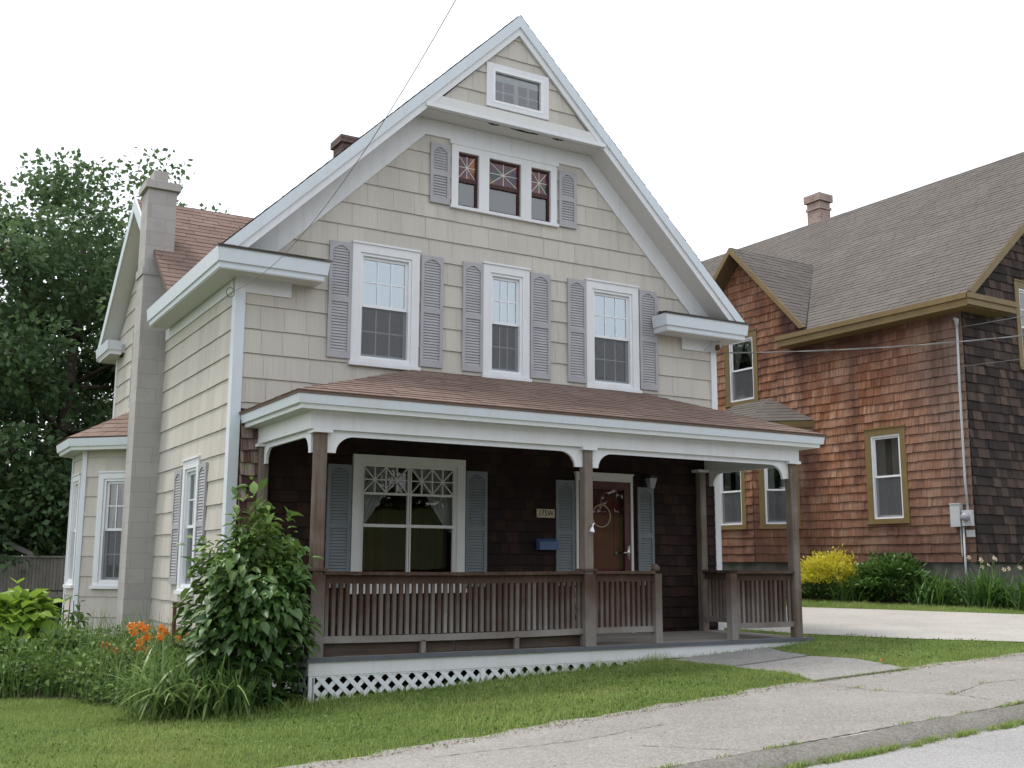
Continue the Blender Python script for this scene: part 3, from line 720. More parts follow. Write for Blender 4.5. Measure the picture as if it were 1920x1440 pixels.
t = MB(); roof_face(t, [E0, T1, E1], .14, .3); roof_face(t, [E1, T1, T2, E2], .14, .3); roof_face(t, [E2, T2, E3], .14, .3); t.build('bay_roof', M_ROOF, HOUSE)
t = MB(); crown(t, [p[:2] for p in (E3, E2, E1, E0)], 2.645, .16); t.build('bay_cornice', [M_BLUETRIM, M_VINYL, M_SOFF], HOUSE)
t = MB(); t.prism([(0, 3.7), (-.98, 4.69), (-.98, 5.78), (0, 6.8)], lambda a, b, t_: (a, b, t_), 2.50, 2.53); t.build('bay_soffit', M_SOFF, HOUSE)

# ------------------------------------------------------------------ porch
PY = -1.75
pf = MB(); 
for i in range(19):     # deck boards run out from the wall
    y1 = -.03-i*.0921; pf.cr = random.random(); pf.box((.33, y1-.0885, -.028), (6.93, y1, -.0+random.uniform(-.002, .002)))
pf.cr = .5; pf.build('porch_floor', M_DECK, HOUSE)
t = MB(); t.box((.32, PY-.045, -.035), (6.95, PY-.012, .003)); t.box((.30, PY, -.035), (.328, -.03, .003)); t.build('deck_edge', M_NOSE, HOUSE)
t = MB(); t.box((.345, PY-.02, -.165), (6.89, PY+.01, -.037)); t.box((.345, PY+.012, -.165), (.375, -.03, -.037)); t.box((6.86, PY+.012, -.165), (6.89, -.03, -.037)); t.build('apron_board', M_WHITE, HOUSE)
# lattice under the apron
def lattice(fr, u0, u1, v0, v1, name):
    m = MB(); pit = .146; H = v1-v0
    k = u0-H
    while k < u1:
        for sgn, n0 in ((1, .000), (-1, .006)):
            pts = []
            ua, ub = (k, k+H) if sgn == 1 else (k+H, k)
            a, b = (ua, v0), (ub, v1)
            # clip to u range
            def cl(a, b):
                (x0, y0), (x1, y1) = a, b; t0, t1 = 0, 1; dx = x1-x0
                for lo, s in ((u0, 1), (u1, -1)):
                    d = s*(x0-lo); e = s*dx
                    if e > 0: t0 = max(t0, -d/e)
                    elif e < 0: t1 = min(t1, d/-e)
                    elif d < 0: return None
                if t1-t0 < .05: return None
                return (x0+dx*t0, y0+(y1-y0)*t0), (x0+dx*t1, y0+(y1-y0)*t1)
            c = cl(a, b)
            if c: fr.stick(m, c[0], c[1], .044, n0, n0+.006)
        k += pit
    fr.box(m, u0-.035, u0, v0, v1, 0, .02)
    fr.box(m, u0+1.83, u0+1.875, v0, v1, .012, .018)
    fr.box(m, u0, u1, v1-.012, v1, .013, .016)
    return m.build(name, M_VINYL, HOUSE)
lattice(Frame((0, PY+.0, 0), (1, 0, 0), (0, -1, 0)), .385, 4.6, -.55, -.168, 'lattice')
lattice(Frame((.365, 0, 0), (0, -1, 0), (-1, 0, 0)), .05, 1.7, -.55, -.168, 'lattice')
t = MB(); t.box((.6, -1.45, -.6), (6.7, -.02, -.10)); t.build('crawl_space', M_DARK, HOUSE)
def post(x0, x1, y0, y1, z1=2.17, cap=True):
    m = MB(); m.cr = random.random(); c = .008
    out = [(x0+c, y0), (x1-c, y0), (x1, y0+c), (x1, y1-c), (x1-c, y1), (x0+c, y1), (x0, y1-c), (x0, y0+c)]
    m.prism(out, lambda a, b, t_: (a, b, t_), 0.002, z1)
    p = m.build('porch_post', M_POST, HOUSE)
    if cap:
        k = MB(); k.box((x0-.04, y0-.035, z1), (x1+.04, y1+.035, z1+.035)); k.build('post_cap', M_WHITE, p)
    return p
P1 = (.36, .475); P2 = (3.537, 3.652); P3 = (6.707, 6.822)
for a, b in (P1, P2, P3):
    pp_ = post(a, b, PY, PY+.115)
    if a > 6: continue
    k = MB(); k.cr = .5; k.box((a-.014, PY-.014, .004), (b+.014, PY+.129, .785)); k.box((a-.03, PY-.03, .823), (b+.03, PY+.145, .845)); k.build('post_base', M_OLD, pp_)
post(.30, .40, -.14, -.04); post(6.57, 6.68, -.14, -.04)
# beam with arched boards
t = MB(); t.box((.29, PY-.005, 2.205), (6.86, PY+.115, 2.41)); t.box((.29, PY+.116, 2.206), (.40, -.03, 2.41)); t.box((6.75, PY+.116, 2.206), (6.86, -.03, 2.41))
t.build('porch_beam', M_WHITE, HOUSE)
def arch(fr, u0, u1, n0, n1, zt=2.204, drop=.225, flat=.10, rw=.20, strip=.055):
    pts = [(u0, zt), (u0, zt-drop-.0), (u0+flat, zt-drop)]
    for i in range(0, 11): t_ = math.pi/2*i/10; pts.append((u0+flat+rw*(1-math.cos(t_)), zt-drop+(drop-strip)*math.sin(t_)))
    for i in range(10, -1, -1): t_ = math.pi/2*i/10; pts.append((u1-flat-rw*(1-math.cos(t_)), zt-drop+(drop-strip)*math.sin(t_)))
    pts += [(u1-flat, zt-drop), (u1, zt-drop), (u1, zt)]
    m = MB(); m.prism(pts, fr.p, n0, n1); return m.build('arched_bracket', M_WHITE, HOUSE)
pfront = Frame((0, PY, 0), (1, 0, 0), (0, -1, 0))
arch(pfront, P1[1]+.001, P2[0]-.001, -.075, -.04); arch(pfront, P2[1]+.001, P3[0]-.001, -.075, -.04)
arch(Frame((.40, 0, 0), (0, -1, 0), (-1, 0, 0)), .141, 1.634, .03, .06, flat=.06, rw=.15); arch(Frame((6.8, 0, 0), (0, -1, 0), (-1, 0, 0)), .141, 1.634, .03, .06, flat=.08, rw=.18)
t = MB(); t.box((.41, PY+.12, 2.395), (6.74, -.03, 2.41)); t.build('porch_ceiling', M_WHITE2, HOUSE)
# porch roof
A, B = (.07, -1.97, 2.545), (7.15, -1.97, 2.545); TA, TB = (2.2, -.005, 3.225), (5.66, -.005, 3.235); A2, B2 = (.07, -.005, 2.545), (7.15, -.005, 2.545); B3 = (7.15, .35, 2.545)
t = MB(); roof_face(t, [A, B, TB, TA], .125, .3, slab=.03); roof_face(t, [A, TA, A2], .125, .3, slab=.03); roof_face(t, [B, B2, TB], .125, .3, slab=.03)
t.build('porch_roof', M_ROOF, HOUSE)
t = MB(); crown(t, [(.085, -.01), (.085, -1.955), (7.135, -1.955), (7.135, -.01)], 2.53, .15, cap=True)
t.build('porch_cornice', [M_BLUETRIM, M_VINYL, M_SOFF], HOUSE)
t = MB(); t.poly([(.12, -1.9, 2.415), (7.1, -1.9, 2.415), (7.1, -.02, 2.415), (.12, -.02, 2.415)]); t.build('porch_soffit', M_SOFF, HOUSE)
# flashing line along the wall
# railings
def railing(a, b, zb=.165, first=.06, label=None, merged=False, kick=False):
    a, b = Vector((*a, 0)), Vector((*b, 0)); d = (b-a).normalized(); L = (b-a).length; sag = .012 if L > 2 else 0
    m = MB(); seg = 8
    mb2 = MB()
    for i in range(seg):
        s0, s1 = i/seg, (i+1)/seg; z0, z1 = -sag*4*s0*(1-s0), -sag*4*s1*(1-s1); m.cr = .3
        m.bar(a+d*L*s0+Vector((0, 0, .805+z0)), a+d*L*s1+Vector((0, 0, .805+z1)), .135, .032); m.cr = .15
        m.bar(a+d*L*s0+Vector((0, 0, .745+z0)), a+d*L*s1+Vector((0, 0, .745+z1)), .038, .085); mb2.cr = .7
        mb2.bar(a+d*L*s0+Vector((0, 0, zb+z0)), a+d*L*s1+Vector((0, 0, zb+z1)), .05, .065)
    r = m.build('railing', M_OLD, HOUSE); mb2.build('bottom_rail', M_OLD, r)
    if L > 2:
        for s in (.36, .72): q_ = MB(); q_.cr = .4; q_.bar(a+d*L*s+Vector((0, 0, .005)), a+d*L*s+Vector((0, 0, zb-.035)), .05, .05, (0, 1, 0)); q_.build('support_block', M_OLD, r)
    if label: r['label'] = label
    k = int((L-first)/.0705); allm = MB()
    for i in range(k):
        bm_ = allm if merged else MB(); bm_.cr = random.random()**1.3
        c = a+d*(first+(L-2*first)*i/max(1, k-1)); q = c+d*random.uniform(-.004, .004)
        bm_.bar(c+Vector((0, 0, zb+.03)), q+Vector((0, 0, .705)), .036, .034, (0, 1, 0) if abs(d.y) < .5 else (1, 0, 0))
        if not merged: bm_.build('baluster', M_OLD, r)
    if merged: allm.build('baluster', M_OLD, r)
    return r
yc = PY+.06
railing((P1[1], yc), (P2[0], yc)); railing((P2[1], yc), (4.51, yc)); railing((5.755, yc), (P3[0], yc))
railing((6.63, PY+.125), (6.63, -.15)); railing((.40, -.15), (.40, PY+.125), merged=True)
for x0, x1, fin in ((4.51, 4.603, True), (5.655, 5.755, False)):
    m = MB(); m.cr = .6; m.box((x0, PY, .003), (x1, PY+.095, .79))
    nw = m.build('newel_post', M_OLD, HOUSE)
    if fin: k = MB(); k.tube([(x0+.045, PY+.05, .82), (x0+.045, PY+.05, .86), (x0+.045, PY+.05, .885), (x0+.045, PY+.05, .90)], [.05, .052, .035, .008], 10); k.build('finial', M_OLD, nw, True)
t = MB(); t.cr = .2; t.bar((.5, PY+.10, .072), (1.95, PY+.10, .070), .02, .135); t.cr = .5; t.bar((1.97, PY+.11, .072), (3.52, PY+.11, .078), .02, .13); t.build('kick_board', M_KICK, HOUSE)

# living room window
m = MB(); a, b, v0, v1, c = 1.441, 2.919, .60, 2.16, .105
FR.box(m, a, a+c, v0, v1, -.01, .05); FR.box(m, b-c, b, v0, v1, -.01, .05); FR.box(m, a+c, b-c, v1-.10, v1, -.01, .05); FR.box(m, a-.02, b+.02, v0-.05, v0, -.01, .08); FR.box(m, a+c, b-c, v0, v0+.06, -.01, .045)
lw = m.build('window', M_WHITE2, HOUSE); lw['label'] = 'wide front room window with a patterned top row'
s = MB(); a += c; b -= c; v0 += .06; v1 -= .10; d = .045; mid = (a+b)/2; vb_ = 1.71; vr = 1.335
FR.box(s, a, a+d, v0, v1, -.02, .02); FR.box(s, b-d, b, v0, v1, -.02, .02); FR.box(s, a+d, b-d, v1-.035, v1, -.02, .02)
for du in (-.014, .014): FR.box(s, mid+du-.009, mid+du+.009, v0, v1-.035, -.02, .021)
FR.box(s, a+d, b-d, vr-.018, vr+.018, -.019, .024); FR.box(s, a+d, b-d, vb_-.014, vb_+.014, -.018, .018); s.build('sash', M_WHITE2, lw)
l = MB(); ua, ub = a+d, b-d; va, vt = vb_+.014, v1-.035
for h in range(2):
    p0, p1 = (ua, mid-.023) if h == 0 else (mid+.023, ub)
    for j in range(2):
        q0, q1 = p0+(p1-p0)*j/2, p0+(p1-p0)*(j+1)/2; cu_, cv_ = (q0+q1)/2, (va+vt)/2
        if j: FR.stick(l, (q0, va), (q0, vt), .014, -.012, .012)
        FR.stick(l, (cu_, va), (cu_, vt), .012, -.012, .0112); FR.stick(l, (q0, cv_), (q1, cv_), .012, -.012, .0104)
        FR.stick(l, (q0, va), (q1, vt), .012, -.012, .0096); FR.stick(l, (q0, vt), (q1, va), .012, -.012, .0088)
l.build('lattice_bars', M_WHITE2, lw)
g = MB(); FR.quad(g, a+.02, b-.02, v0, v1, -.015); g.build('pane', M_GLASSP, lw)
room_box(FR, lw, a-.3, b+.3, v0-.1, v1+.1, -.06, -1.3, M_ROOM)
c_ = MB()
def drape(u_out, sgn):
    P = []; NU, NV = 24, 16
    for j in range(NV+1):
        t_ = j/NV; wdt = .52*(1-t_)**.8+.02
        for i in range(NU+1):
            s_ = i/NU; P.append(FR.p(u_out+sgn*wdt*s_, v1-.03-(v1-1.30)*t_, -.12+.014*math.sin(s_*40)))
    c_.mesh(P, [(j*(NU+1)+i, j*(NU+1)+i+1, (j+1)*(NU+1)+i+1, (j+1)*(NU+1)+i) for j in range(NV) for i in range(NU)])
drape(a, 1); drape(b, -1); c_.build('curtain', M_CURT, lw, True)
for u0, u1 in ((1.135, 1.43), (2.935, 3.235), (4.255, 4.54)): shutter(FR, HOUSE, u0, u1, .62, 2.03 if u0 < 4 else 1.975, M_SHUTP)
shutter(FR, HOUSE, 5.565, 5.835, .62, 1.93, M_SHUTP)

# front door
m = MB(); a, b, zt = 4.556, 5.472, 2.075
FR.box(m, a, b, zt-.09, zt, -.01, .055); FR.box(m, a-.01, b+.01, zt, zt+.02, -.01, .07); FR.box(m, a, a+.035, .003, zt-.09, -.01, .055); FR.box(m, b-.035, b, .003, zt-.09, -.01, .055)
m.build('door_frame', M_WHITE2, HOUSE)
m = MB(); a += .036; b -= .036; zt -= .092; st = .095
FR.box(m, a, a+st, .03, zt, .0, .04); FR.box(m, b-st, b, .03, zt, .0, .04); FR.box(m, a+st, b-st, zt-.10, zt, .0, .04); FR.box(m, a+st, b-st, .03, .30, .0, .04)
door = m.build('door', M_DOOR, HOUSE); door['label'] = 'maroon storm door with a large glass'
g = MB(); FR.quad(g, a+st-.01, b-st+.01, .29, zt-.09, .018); g.build('pane', M_GLASSP, door)
m = MB(); FR.box(m, a, b, .03, zt, -.12, -.08); FR.box(m, a+.2, b-.2, .28, .85, -.08, -.07); FR.box(m, a+.17, a+.2, 1.0, 1.78, -.08, -.062); FR.box(m, b-.2, b-.17, 1.0, 1.78, -.08, -.062); FR.box(m, a+.17, b-.17, .97, 1.0, -.08, -.062); FR.box(m, a+.17, b-.17, 1.78, 1.81, -.08, -.062); FR.quad(m, a+.2, b-.2, 1.0, 1.78, -.078)
m.build('inner_door', M_DOOR2, HOUSE)
m = MB(); hx = b-.045
FR.box(m, hx-.02, hx+.02, .95, 1.14, .04, .052); m.tube([FR.p(hx, 1.05, .05), FR.p(hx, 1.05, .085), FR.p(hx-.11, 1.045, .088)], .012, 8); m.build('handle', M_METAL, door, True)
m = MB()
m.tube([FR.p(b-.17, 1.04, -.07), FR.p(b-.17, 1.04, -.045)], [.022, .028], 10); m.build('door_knob', M_METAL, HOUSE, True)

# ================================================================== the brown shingled neighbour
NB = thing('shingled_house', 'brown cedar shingled house with ochre trim and a grey roof', 'house', (13.0, .27, 0), baked=False)
NB.rotation_euler.z = R(2)
NL = Frame((0, 0, 0), (0, 1, 0), (-1, 0, 0)); NF = Frame((0, 0, 0), (1, 0, 0), (0, -1, 0)); NS = .85
nz = lambda x: 5.57+NS*(x+.35)
n_up = (4.98, 5.97, 4.38, 5.93); n_lo = (1.31, 2.23, 1.70, 3.44)
t = MB(); EXN = .165
shingles(t, [(0, .95), (12.5, .95), (12.5, 5.55), (0, 5.55)], (0, 0, 0), (0, 1, 0), (0, 0, 1), (-1, 0, 0), EXN, .15, .02, [hole(*n_up, .11), hole(*n_lo, .11)], .95, wj=.5, vj=.006, oj=.008, gap=.005)
shingles(t, [(3.35, 5.55), (7.35, 5.55), (5.35, 7.62)], (0, 0, 0), (0, 1, 0), (0, 0, 1), (-1, 0, 0), EXN, .15, .02, [hole(*n_up, .11)], .95, wj=.5, vj=.006, oj=.008, gap=.005)
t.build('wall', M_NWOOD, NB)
t = MB(); n_fw = (1.62, 2.75, 4.50, 6.15)
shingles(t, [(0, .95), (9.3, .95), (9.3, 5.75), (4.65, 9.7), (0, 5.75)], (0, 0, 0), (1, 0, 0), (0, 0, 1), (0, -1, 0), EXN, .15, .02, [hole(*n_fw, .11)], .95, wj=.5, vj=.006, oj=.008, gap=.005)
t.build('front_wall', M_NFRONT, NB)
t = MB(); t.box((.012, .05, -.5), (9.2, 12.4, .965)); t.build('foundation', M_NFOUND, NB)
t = MB()
ye, yb = -.37, 13.0
gx = (7.8-5.57)/NS-.35
for P in ([(-.37, ye, nz(-.37)), (gx, ye, 7.8), (gx, 5.35, 7.8), (-.37, 3.30, nz(-.37))], [(gx, ye, 7.8), (4.6, ye, nz(4.6)), (4.6, yb, nz(4.6)), (gx, yb, 7.8)],
          [(-.37, 7.40, nz(-.37)), (gx, 5.35, 7.8), (gx, yb, 7.8), (-.37, yb, nz(-.37))], [(9.6, ye, nz(-.4)), (9.6, yb, nz(-.4)), (4.6, yb, nz(4.6)), (4.6, ye, nz(4.6))]):
    roof_face(t, P, .135, .32)
gx = (7.8-5.57)/NS-.35
for s in (-1, 1):
    roof_face(t, [(-.37, 5.35, 7.8), (gx, 5.35, 7.8), (-.36, 5.35+s*2.06, 5.62), (-.37, 5.35+s*2.06, 5.62)], .135, .32)
t.build('roof', M_NROOF, NB)
t = MB(); t.prism([(ye, 5.56), (4.06, 5.56), (4.06, 5.34), (ye, 5.34)], lambda a, b, t_: (t_, a, b), -.37, -.33)
t.prism([(ye-.015, 5.565), (4.09, 5.565), (4.09, 5.47), (ye-.015, 5.47)], lambda a, b, t_: (t_, a, b), -.40, -.371)
t.box((-.33, -.36, 5.342), (-.0, 4.05, 5.36)); t.build('eave_board', M_GOLD, NB)
t = MB(); t.box((-.37, -.40, 5.36), (1.02, -.33, 5.56)); t.box((-.39, -.43, 5.47), (1.06, -.401, 5.565)); t.box((-.32, -.329, 5.345), (.98, -.002, 5.37)); t.build('cornice_return', M_GOLD, NB)
t = MB(); t.prism([(-.3, nz(-.3)+.0), (4.6, nz(4.6)), (4.6, nz(4.6)-.17), (-.16, nz(-.16)-.17)], NF.p, .34, .385); t.prism([(9.5, nz(-.3)), (4.6, nz(4.6)), (4.6, nz(4.6)-.17), (9.3, nz(-.1)-.17)][::-1], NF.p, .34, .385); t.build('rake_board', M_GOLD, NB)
t = MB()
for s in (-1, 1):
    o_ = [(5.35, 7.80), (5.35+s*2.06, 5.63), (5.35+s*1.93, 5.62), (5.35, 7.66)]
    t.prism(o_ if s > 0 else o_[::-1], lambda a, b, t_: (t_, a, b), -.40, -.355)
    t.cm = 1; t.poly([(-.36, 5.35, 7.66), (-.36, 5.35+s*1.94, 5.60), (.0, 5.35+s*1.94, 5.60), (.0, 5.35, 7.66)]); t.cm = 0
t.build('gable_rake', [M_GOLD, M_SOFFN], NB)
t = MB(); t.box((4.75, 7.25, 9.3), (5.15, 7.68, 10.42)); t.box((4.72, 7.22, 10.2), (5.18, 7.71, 10.27)); t.box((4.69, 7.19, 10.42), (5.21, 7.74, 10.62)); t.build('chimney', M_NBRICK, NB)
double_hung(NL, NB, *n_up, casing=.125, mull=(1, 1), trim=M_GOLD, screen=True, curtain='cafe')
double_hung(NL, NB, *n_lo, casing=.125, mull=(1, 1), trim=M_GOLD, screen=True, curtain='sheer')
double_hung(NF, NB, *n_fw, casing=.125, mull=(3, 2), trim=M_GOLD, screen=True, curtain=None)
# ground floor bay
NBP = [Vector((0, 3.80, 0)), Vector((-.75, 4.50, 0)), Vector((-.75, 5.80, 0)), Vector((0, 6.5, 0))]
t = MB(); nfr = []
for i in range(3):
    p, q = NBP[i], NBP[i+1]; U = (q-p).normalized(); N = Vector((-U.y, U.x, 0))
    if N.x > 0: N = -N
    L = (q-p).length; fr = Frame(p, U, N); nfr.append((fr, L)); hw_ = .40 if i != 1 else .45
    shingles(t, [(0, .95), (L, .95), (L, 3.55), (0, 3.55)], p, U, (0, 0, 1), N, EXN, .15, .02, [hole(L/2-hw_, L/2+hw_, 1.66, 3.2, .11)], .95, wj=.5, vj=.006, oj=.008)
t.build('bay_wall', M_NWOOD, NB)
for i in range(3):
    fr, L = nfr[i]; hw_ = .40 if i != 1 else .45
    double_hung(fr, NB, L/2-hw_, L/2+hw_, 1.66, 3.2, casing=.115, mull=(1, 1), trim=M_GOLD, curtain='sheer', depth=.3)
t = MB(); t.prism([(.1, 3.86), (-.70, 4.53), (-.70, 5.77), (.1, 6.45)], lambda a, b, t_: (a, b, t_), -.4, .965); t.build('bay_foundation', M_NFOUND, NB)
e = [(0, 3.45, 3.78), (-1.0, 4.38, 3.78), (-1.0, 5.92, 3.78), (0, 6.85, 3.78)]; k1, k2 = (0, 4.65, 4.38), (0, 5.65, 4.38)
t = MB(); roof_face(t, [e[0], k1, e[1]], .135, .3); roof_face(t, [e[1], k1, k2, e[2]], .135, .3); roof_face(t, [e[2], k2, e[3]], .135, .3); t.build('bay_roof', M_NROOF, NB)
t = MB(); crown(t, [p[:2] for p in e[::-1]], 3.765, .17); t.prism([(0, 3.5), (-.96, 4.4), (-.96, 5.9), (0, 6.8)], lambda a, b, t_: (a, b, t_), 3.57, 3.60); t.build('bay_cornice', [M_GOLD, M_GOLD, M_GOLD], NB)
t = MB(); NL.box(t, 2.16, 2.52, .56, .94, -.02, .09); NL.box(t, 2.13, 2.55, .53, .56, -.02, .12); bwin = t.build('basement_window', M_WHITE2, NB)
t = MB(); NL.quad(t, 2.20, 2.48, .60, .90, .094); t.build('pane', M_DARK, bwin)

EM = thing('electric_meter', 'grey electric meter boxes with a pale conduit on the brown shingled wall', 'meter', (13.0, .27, 0), baked=False); EM.rotation_euler.z = R(2)
t = MB(); NL.box(t, .20, .39, 1.56, 1.95, .025, .13); NL.box(t, .195, .395, 1.945, 1.965, .025, .14); t.build('panel_box', M_GREYM, EM)
t = MB(); NL.box(t, -.0, .175, 1.57, 1.84, .025, .11); mbx = t.build('meter_box', M_GREYM, EM)
t = MB(); t.tube([NL.p(.09, 1.72, .11), NL.p(.09, 1.72, .13), NL.p(.09, 1.72, .18), NL.p(.09, 1.72, .20)], [.075, .075, .065, .03], 16); t.build('meter_dial', M_LAMPG, mbx, True)
t = MB(); t.tube([NL.p(.085, 1.84, .06), NL.p(.10, 2.4, .06), NL.p(.085, 4.0, .06), NL.p(.06, 5.12, .06)], .021, 8); t.tube([NL.p(.06, 5.11, .06), NL.p(.06, 5.2, .06), NL.p(.06, 5.21, .12)], [.03, .045, .03], 8); t.build('conduit', M_GREYM, EM, True)
t = MB(); t.tube([NL.p(.19, 1.56, .06), NL.p(.20, .2, .06)], .018, 8); t.build('ground_pipe', M_GREYM, EM, True)
t = MB(); t.tube([NL.p(.26, 1.55, .04), NL.p(.26, 1.1, .04), NL.p(.26, 1.05, .03)], .012, 6); NL.box(t, .0, .15, 1.38, 1.5, .02, .05); t.build('cable_box', M_GREYM, EM)

# ================================================================== ground
def sheet(name, polyfn, xs, ys, mat, zoff, kind='structure', zfn=None):
    X_, Y_ = np.meshgrid(xs, ys); Z = (gz(X_, Y_) if zfn is None else zfn(X_, Y_))+zoff
    m = MB(); nx = len(xs)
    m.v = list(zip(X_.ravel().tolist(), Y_.ravel().tolist(), Z.ravel().tolist()))
    for j in range(len(ys)-1):
        for i in range(nx-1):
            m.f.append((j*nx+i, j*nx+i+1, (j+1)*nx+i+1, (j+1)*nx+i)); m.r.append(.5); m.mi.append(0)
    m.uv = [(0, 0)]*(4*len(m.f))
    o = m.build(name, mat); o['kind'] = kind; return o
def flat_poly(name, pts, mat, zoff, kind='structure', sub=None, th=None):
    """polygon draped on the sloping ground (the ground is planar here)"""
    m = MB(); m.poly([(x, y, gz(x, y)+zoff) for x, y in pts])
    if th:
        n = len(pts)
        for i in range(n):
            a, b = pts[i], pts[(i+1) % n]
            m.poly([(a[0], a[1], gz(*a)+zoff), (a[0], a[1], gz(*a)+zoff-th), (b[0], b[1], gz(*b)+zoff-th), (b[0], b[1], gz(*b)+zoff)])
    o = m.build(name, mat); o['kind'] = kind; return o

def m_lawn():
    k = Nodes('lawn_soil'); co = k.pos(); n1 = k.noise(co, .9, 6, .65); n2 = k.noise(co, 26, 4, .7)
    base = k.ramp(n1, [(.3, (.07, .105, .026)), (.55, (.11, .15, .04)), (.75, (.16, .165, .06))])
    base = k.mix(k.ramp(n2, [(.35, .6), (.6, 0)]), base, (.035, .04, .015))
    return k.done(k.bsdf(base, .95, k.bump(n2, .8, .03), .05))
M_LAWN = m_lawn(); M_BANK = m_ground('grass_bank', [(.3, (.045, .058, .024)), (.55, (.075, .088, .038)), (.75, (.115, .115, .055))], .35, 9, (.10, .115, .05), .3)
M_WALKWAY = m_ground('old_pavement', [(.3, (.20, .187, .174)), (.55, (.25, .236, .22)), (.75, (.30, .285, .268))], 1.0, 70, (.40, .387, .37))
M_ROAD = m_ground('road_asphalt', [(.3, (.25, .246, .246)), (.6, (.285, .281, .281)), (.8, (.315, .31, .31))], .8, 80, (.42, .415, .413), .25)
M_SLAB = m_ground('walk_slab', [(.3, (.20, .195, .186)), (.55, (.25, .242, .23)), (.75, (.29, .282, .268))], 1.6, 55, (.38, .37, .36))
M_DRIVE = m_ground('driveway_gravel', [(.3, (.32, .305, .28)), (.6, (.38, .365, .34)), (.8, (.42, .405, .38))], .5, 60, (.48, .465, .44), .2)
M_CURB = m_ground('old_curb', [(.3, (.12, .112, .098)), (.55, (.165, .155, .138)), (.8, (.215, .205, .188))], 2, 70, (.28, .275, .26), .12)
M_CRACK = m_plain('crack_dirt', (.115, .105, .09), .95, .1, .3, 9)
M_SOIL = m_ground('bed_soil', [(.3, (.03, .024, .017)), (.6, (.05, .04, .028)), (.8, (.07, .055, .04))], 3, 40, (.09, .075, .055))
inner = lambda x: np.interp(x, [-6, -.1, 1.8, 3.0, 4.6, 5.8, 7.6, 12], [-4.5, -4.45, -4.28, -4.2, -4.06, -4.10, -4.22, -4.3])
edge_n = lambda x: .035*math.sin(x*5.1)+.03*math.sin(x*11.7+1)+.018*math.sin(x*27+2)
xs = np.concatenate([np.linspace(-180, -8, 14), np.linspace(-7, 13, 241), np.linspace(14, 200, 14)]); ys = [0, .3, 1.2, 3, 6, 12, 20, 40, 90, 250]
m = MB(); nx = len(xs)
for d in ys:
    for x in xs:
        y0 = float(inner(x))+edge_n(x); y = y0+d; m.v.append((x, y, float(gz(x, y))+.012-(.02 if d == 0 else 0)))
for j in range(len(ys)-1):
    for i in range(nx-1): m.f.append((j*nx+i, j*nx+i+1, (j+1)*nx+i+1, (j+1)*nx+i)); m.r.append(.5); m.mi.append(0)
m.uv = [(0, 0)]*(4*len(m.f)); m.build('lawn', M_LAWN)['kind'] = 'structure'
far = [-180, -60, -25, -10, 0, 10, 17, 60, 200]
sheet('sidewalk', None, far, [-6.10, -5.4, -4.8, -4.4, -3.7], M_WALKWAY, 0.0)
sheet('road', None, far, [-12.6, -9, -6.30], M_ROAD, -.08)
sheet('far_lawn', None, far, [-200, -60, -42, -34, -28, -22, -17, -14, -12.6], M_BANK, -.05, zfn=lambda X_, Y_: gz(X_, Y_)+3.2*np.clip((-13.5-Y_)/17, 0, 1)**1.2)
m = MB(); prof = [(-6.35, -.10), (-6.335, -.07), (-6.29, -.038), (-6.22, -.012), (-6.14, .003), (-6.09, .004), (-6.08, -.02)]
cx = np.linspace(-30, 30, 121)
for x in cx:
    for y, z in prof: m.v.append((x, y+.012*math.sin(x*1.7)+.006*math.sin(x*6.1), float(gz(x, y))+z+.006*math.sin(x*3.3+y*9)))
k_ = len(prof)
for i in range(len(cx)-1):
    for j in range(k_-1): m.f.append((i*k_+j, (i+1)*k_+j, (i+1)*k_+j+1, i*k_+j+1)); m.r.append(.5); m.mi.append(0)
m.uv = [(0, 0)]*(4*len(m.f)); m.build('curb', M_CURB, None, True)['kind'] = 'structure'
flat_poly('garden_path', [(4.66, -1.79), (4.70, -2.3), (4.76, -2.74), (5.96, -2.66), (6.02, -2.2), (6.2, -1.79)][::-1], M_SLAB, .026, th=.03)
flat_poly('garden_path', [(4.76, -2.77), (4.80, -3.5), (4.62, -4.07), (5.2, -4.09), (5.85, -4.12), (6.0, -3.7), (6.12, -3.2), (5.97, -2.69)], M_SLAB, .018, th=.02)
DR = [(7.35, 9), (7.45, 2), (7.62, -.95), (8.05, -2.5), (8.55, -3.75), (8.9, -4.6), (9.0, -6.07), (12.4, -6.07), (11.9, -4.4), (11.6, -1.5), (11.2, .9), (10.9, 2.3), (10.6, 9)]
flat_poly('driveway', DR, M_DRIVE, .026)
flat_poly('flower_bed', [(12.25, -2.2), (13.2, -2.2), (13.2, 9), (12.15, 9), (12.2, 3.4)], M_SOIL, .03)
flat_poly('flower_bed', [(-2.3, 1.25), (-1.45, .35), (-.95, -1.1), (-.5, -1.95), (.3, -1.95), (.3, -.02), (-.05, 0), (-.05, 9), (-2.6, 9)], M_SOIL, .024)
def crack(pts, wd=.012):
    m = MB(); P = []
    for i in range(len(pts)-1):
        a, b = pts[i], pts[i+1]
        n = max(2, int(math.dist(a, b)/.06))
        for k in range(n): t_ = k/n; P.append((a[0]+(b[0]-a[0])*t_+random.uniform(-.010, .010), a[1]+(b[1]-a[1])*t_+random.uniform(-.010, .010)))
    P.append(pts[-1])
    for i in range(len(P)-1):
        a, b = P[i], P[i+1]; L = math.dist(a, b); nx_, ny_ = -(b[1]-a[1])/L, (b[0]-a[0])/L; w0 = wd*random.uniform(.15, 1.0)/2
        m.poly([(q[0]+s*nx_*w0, q[1]+s*ny_*w0, gz(q[0], q[1])+.004) for q, s in ((a, -1), (b, -1), (b, 1), (a, 1))])
    o = m.build('pavement_crack', M_CRACK); o['kind'] = 'structure'
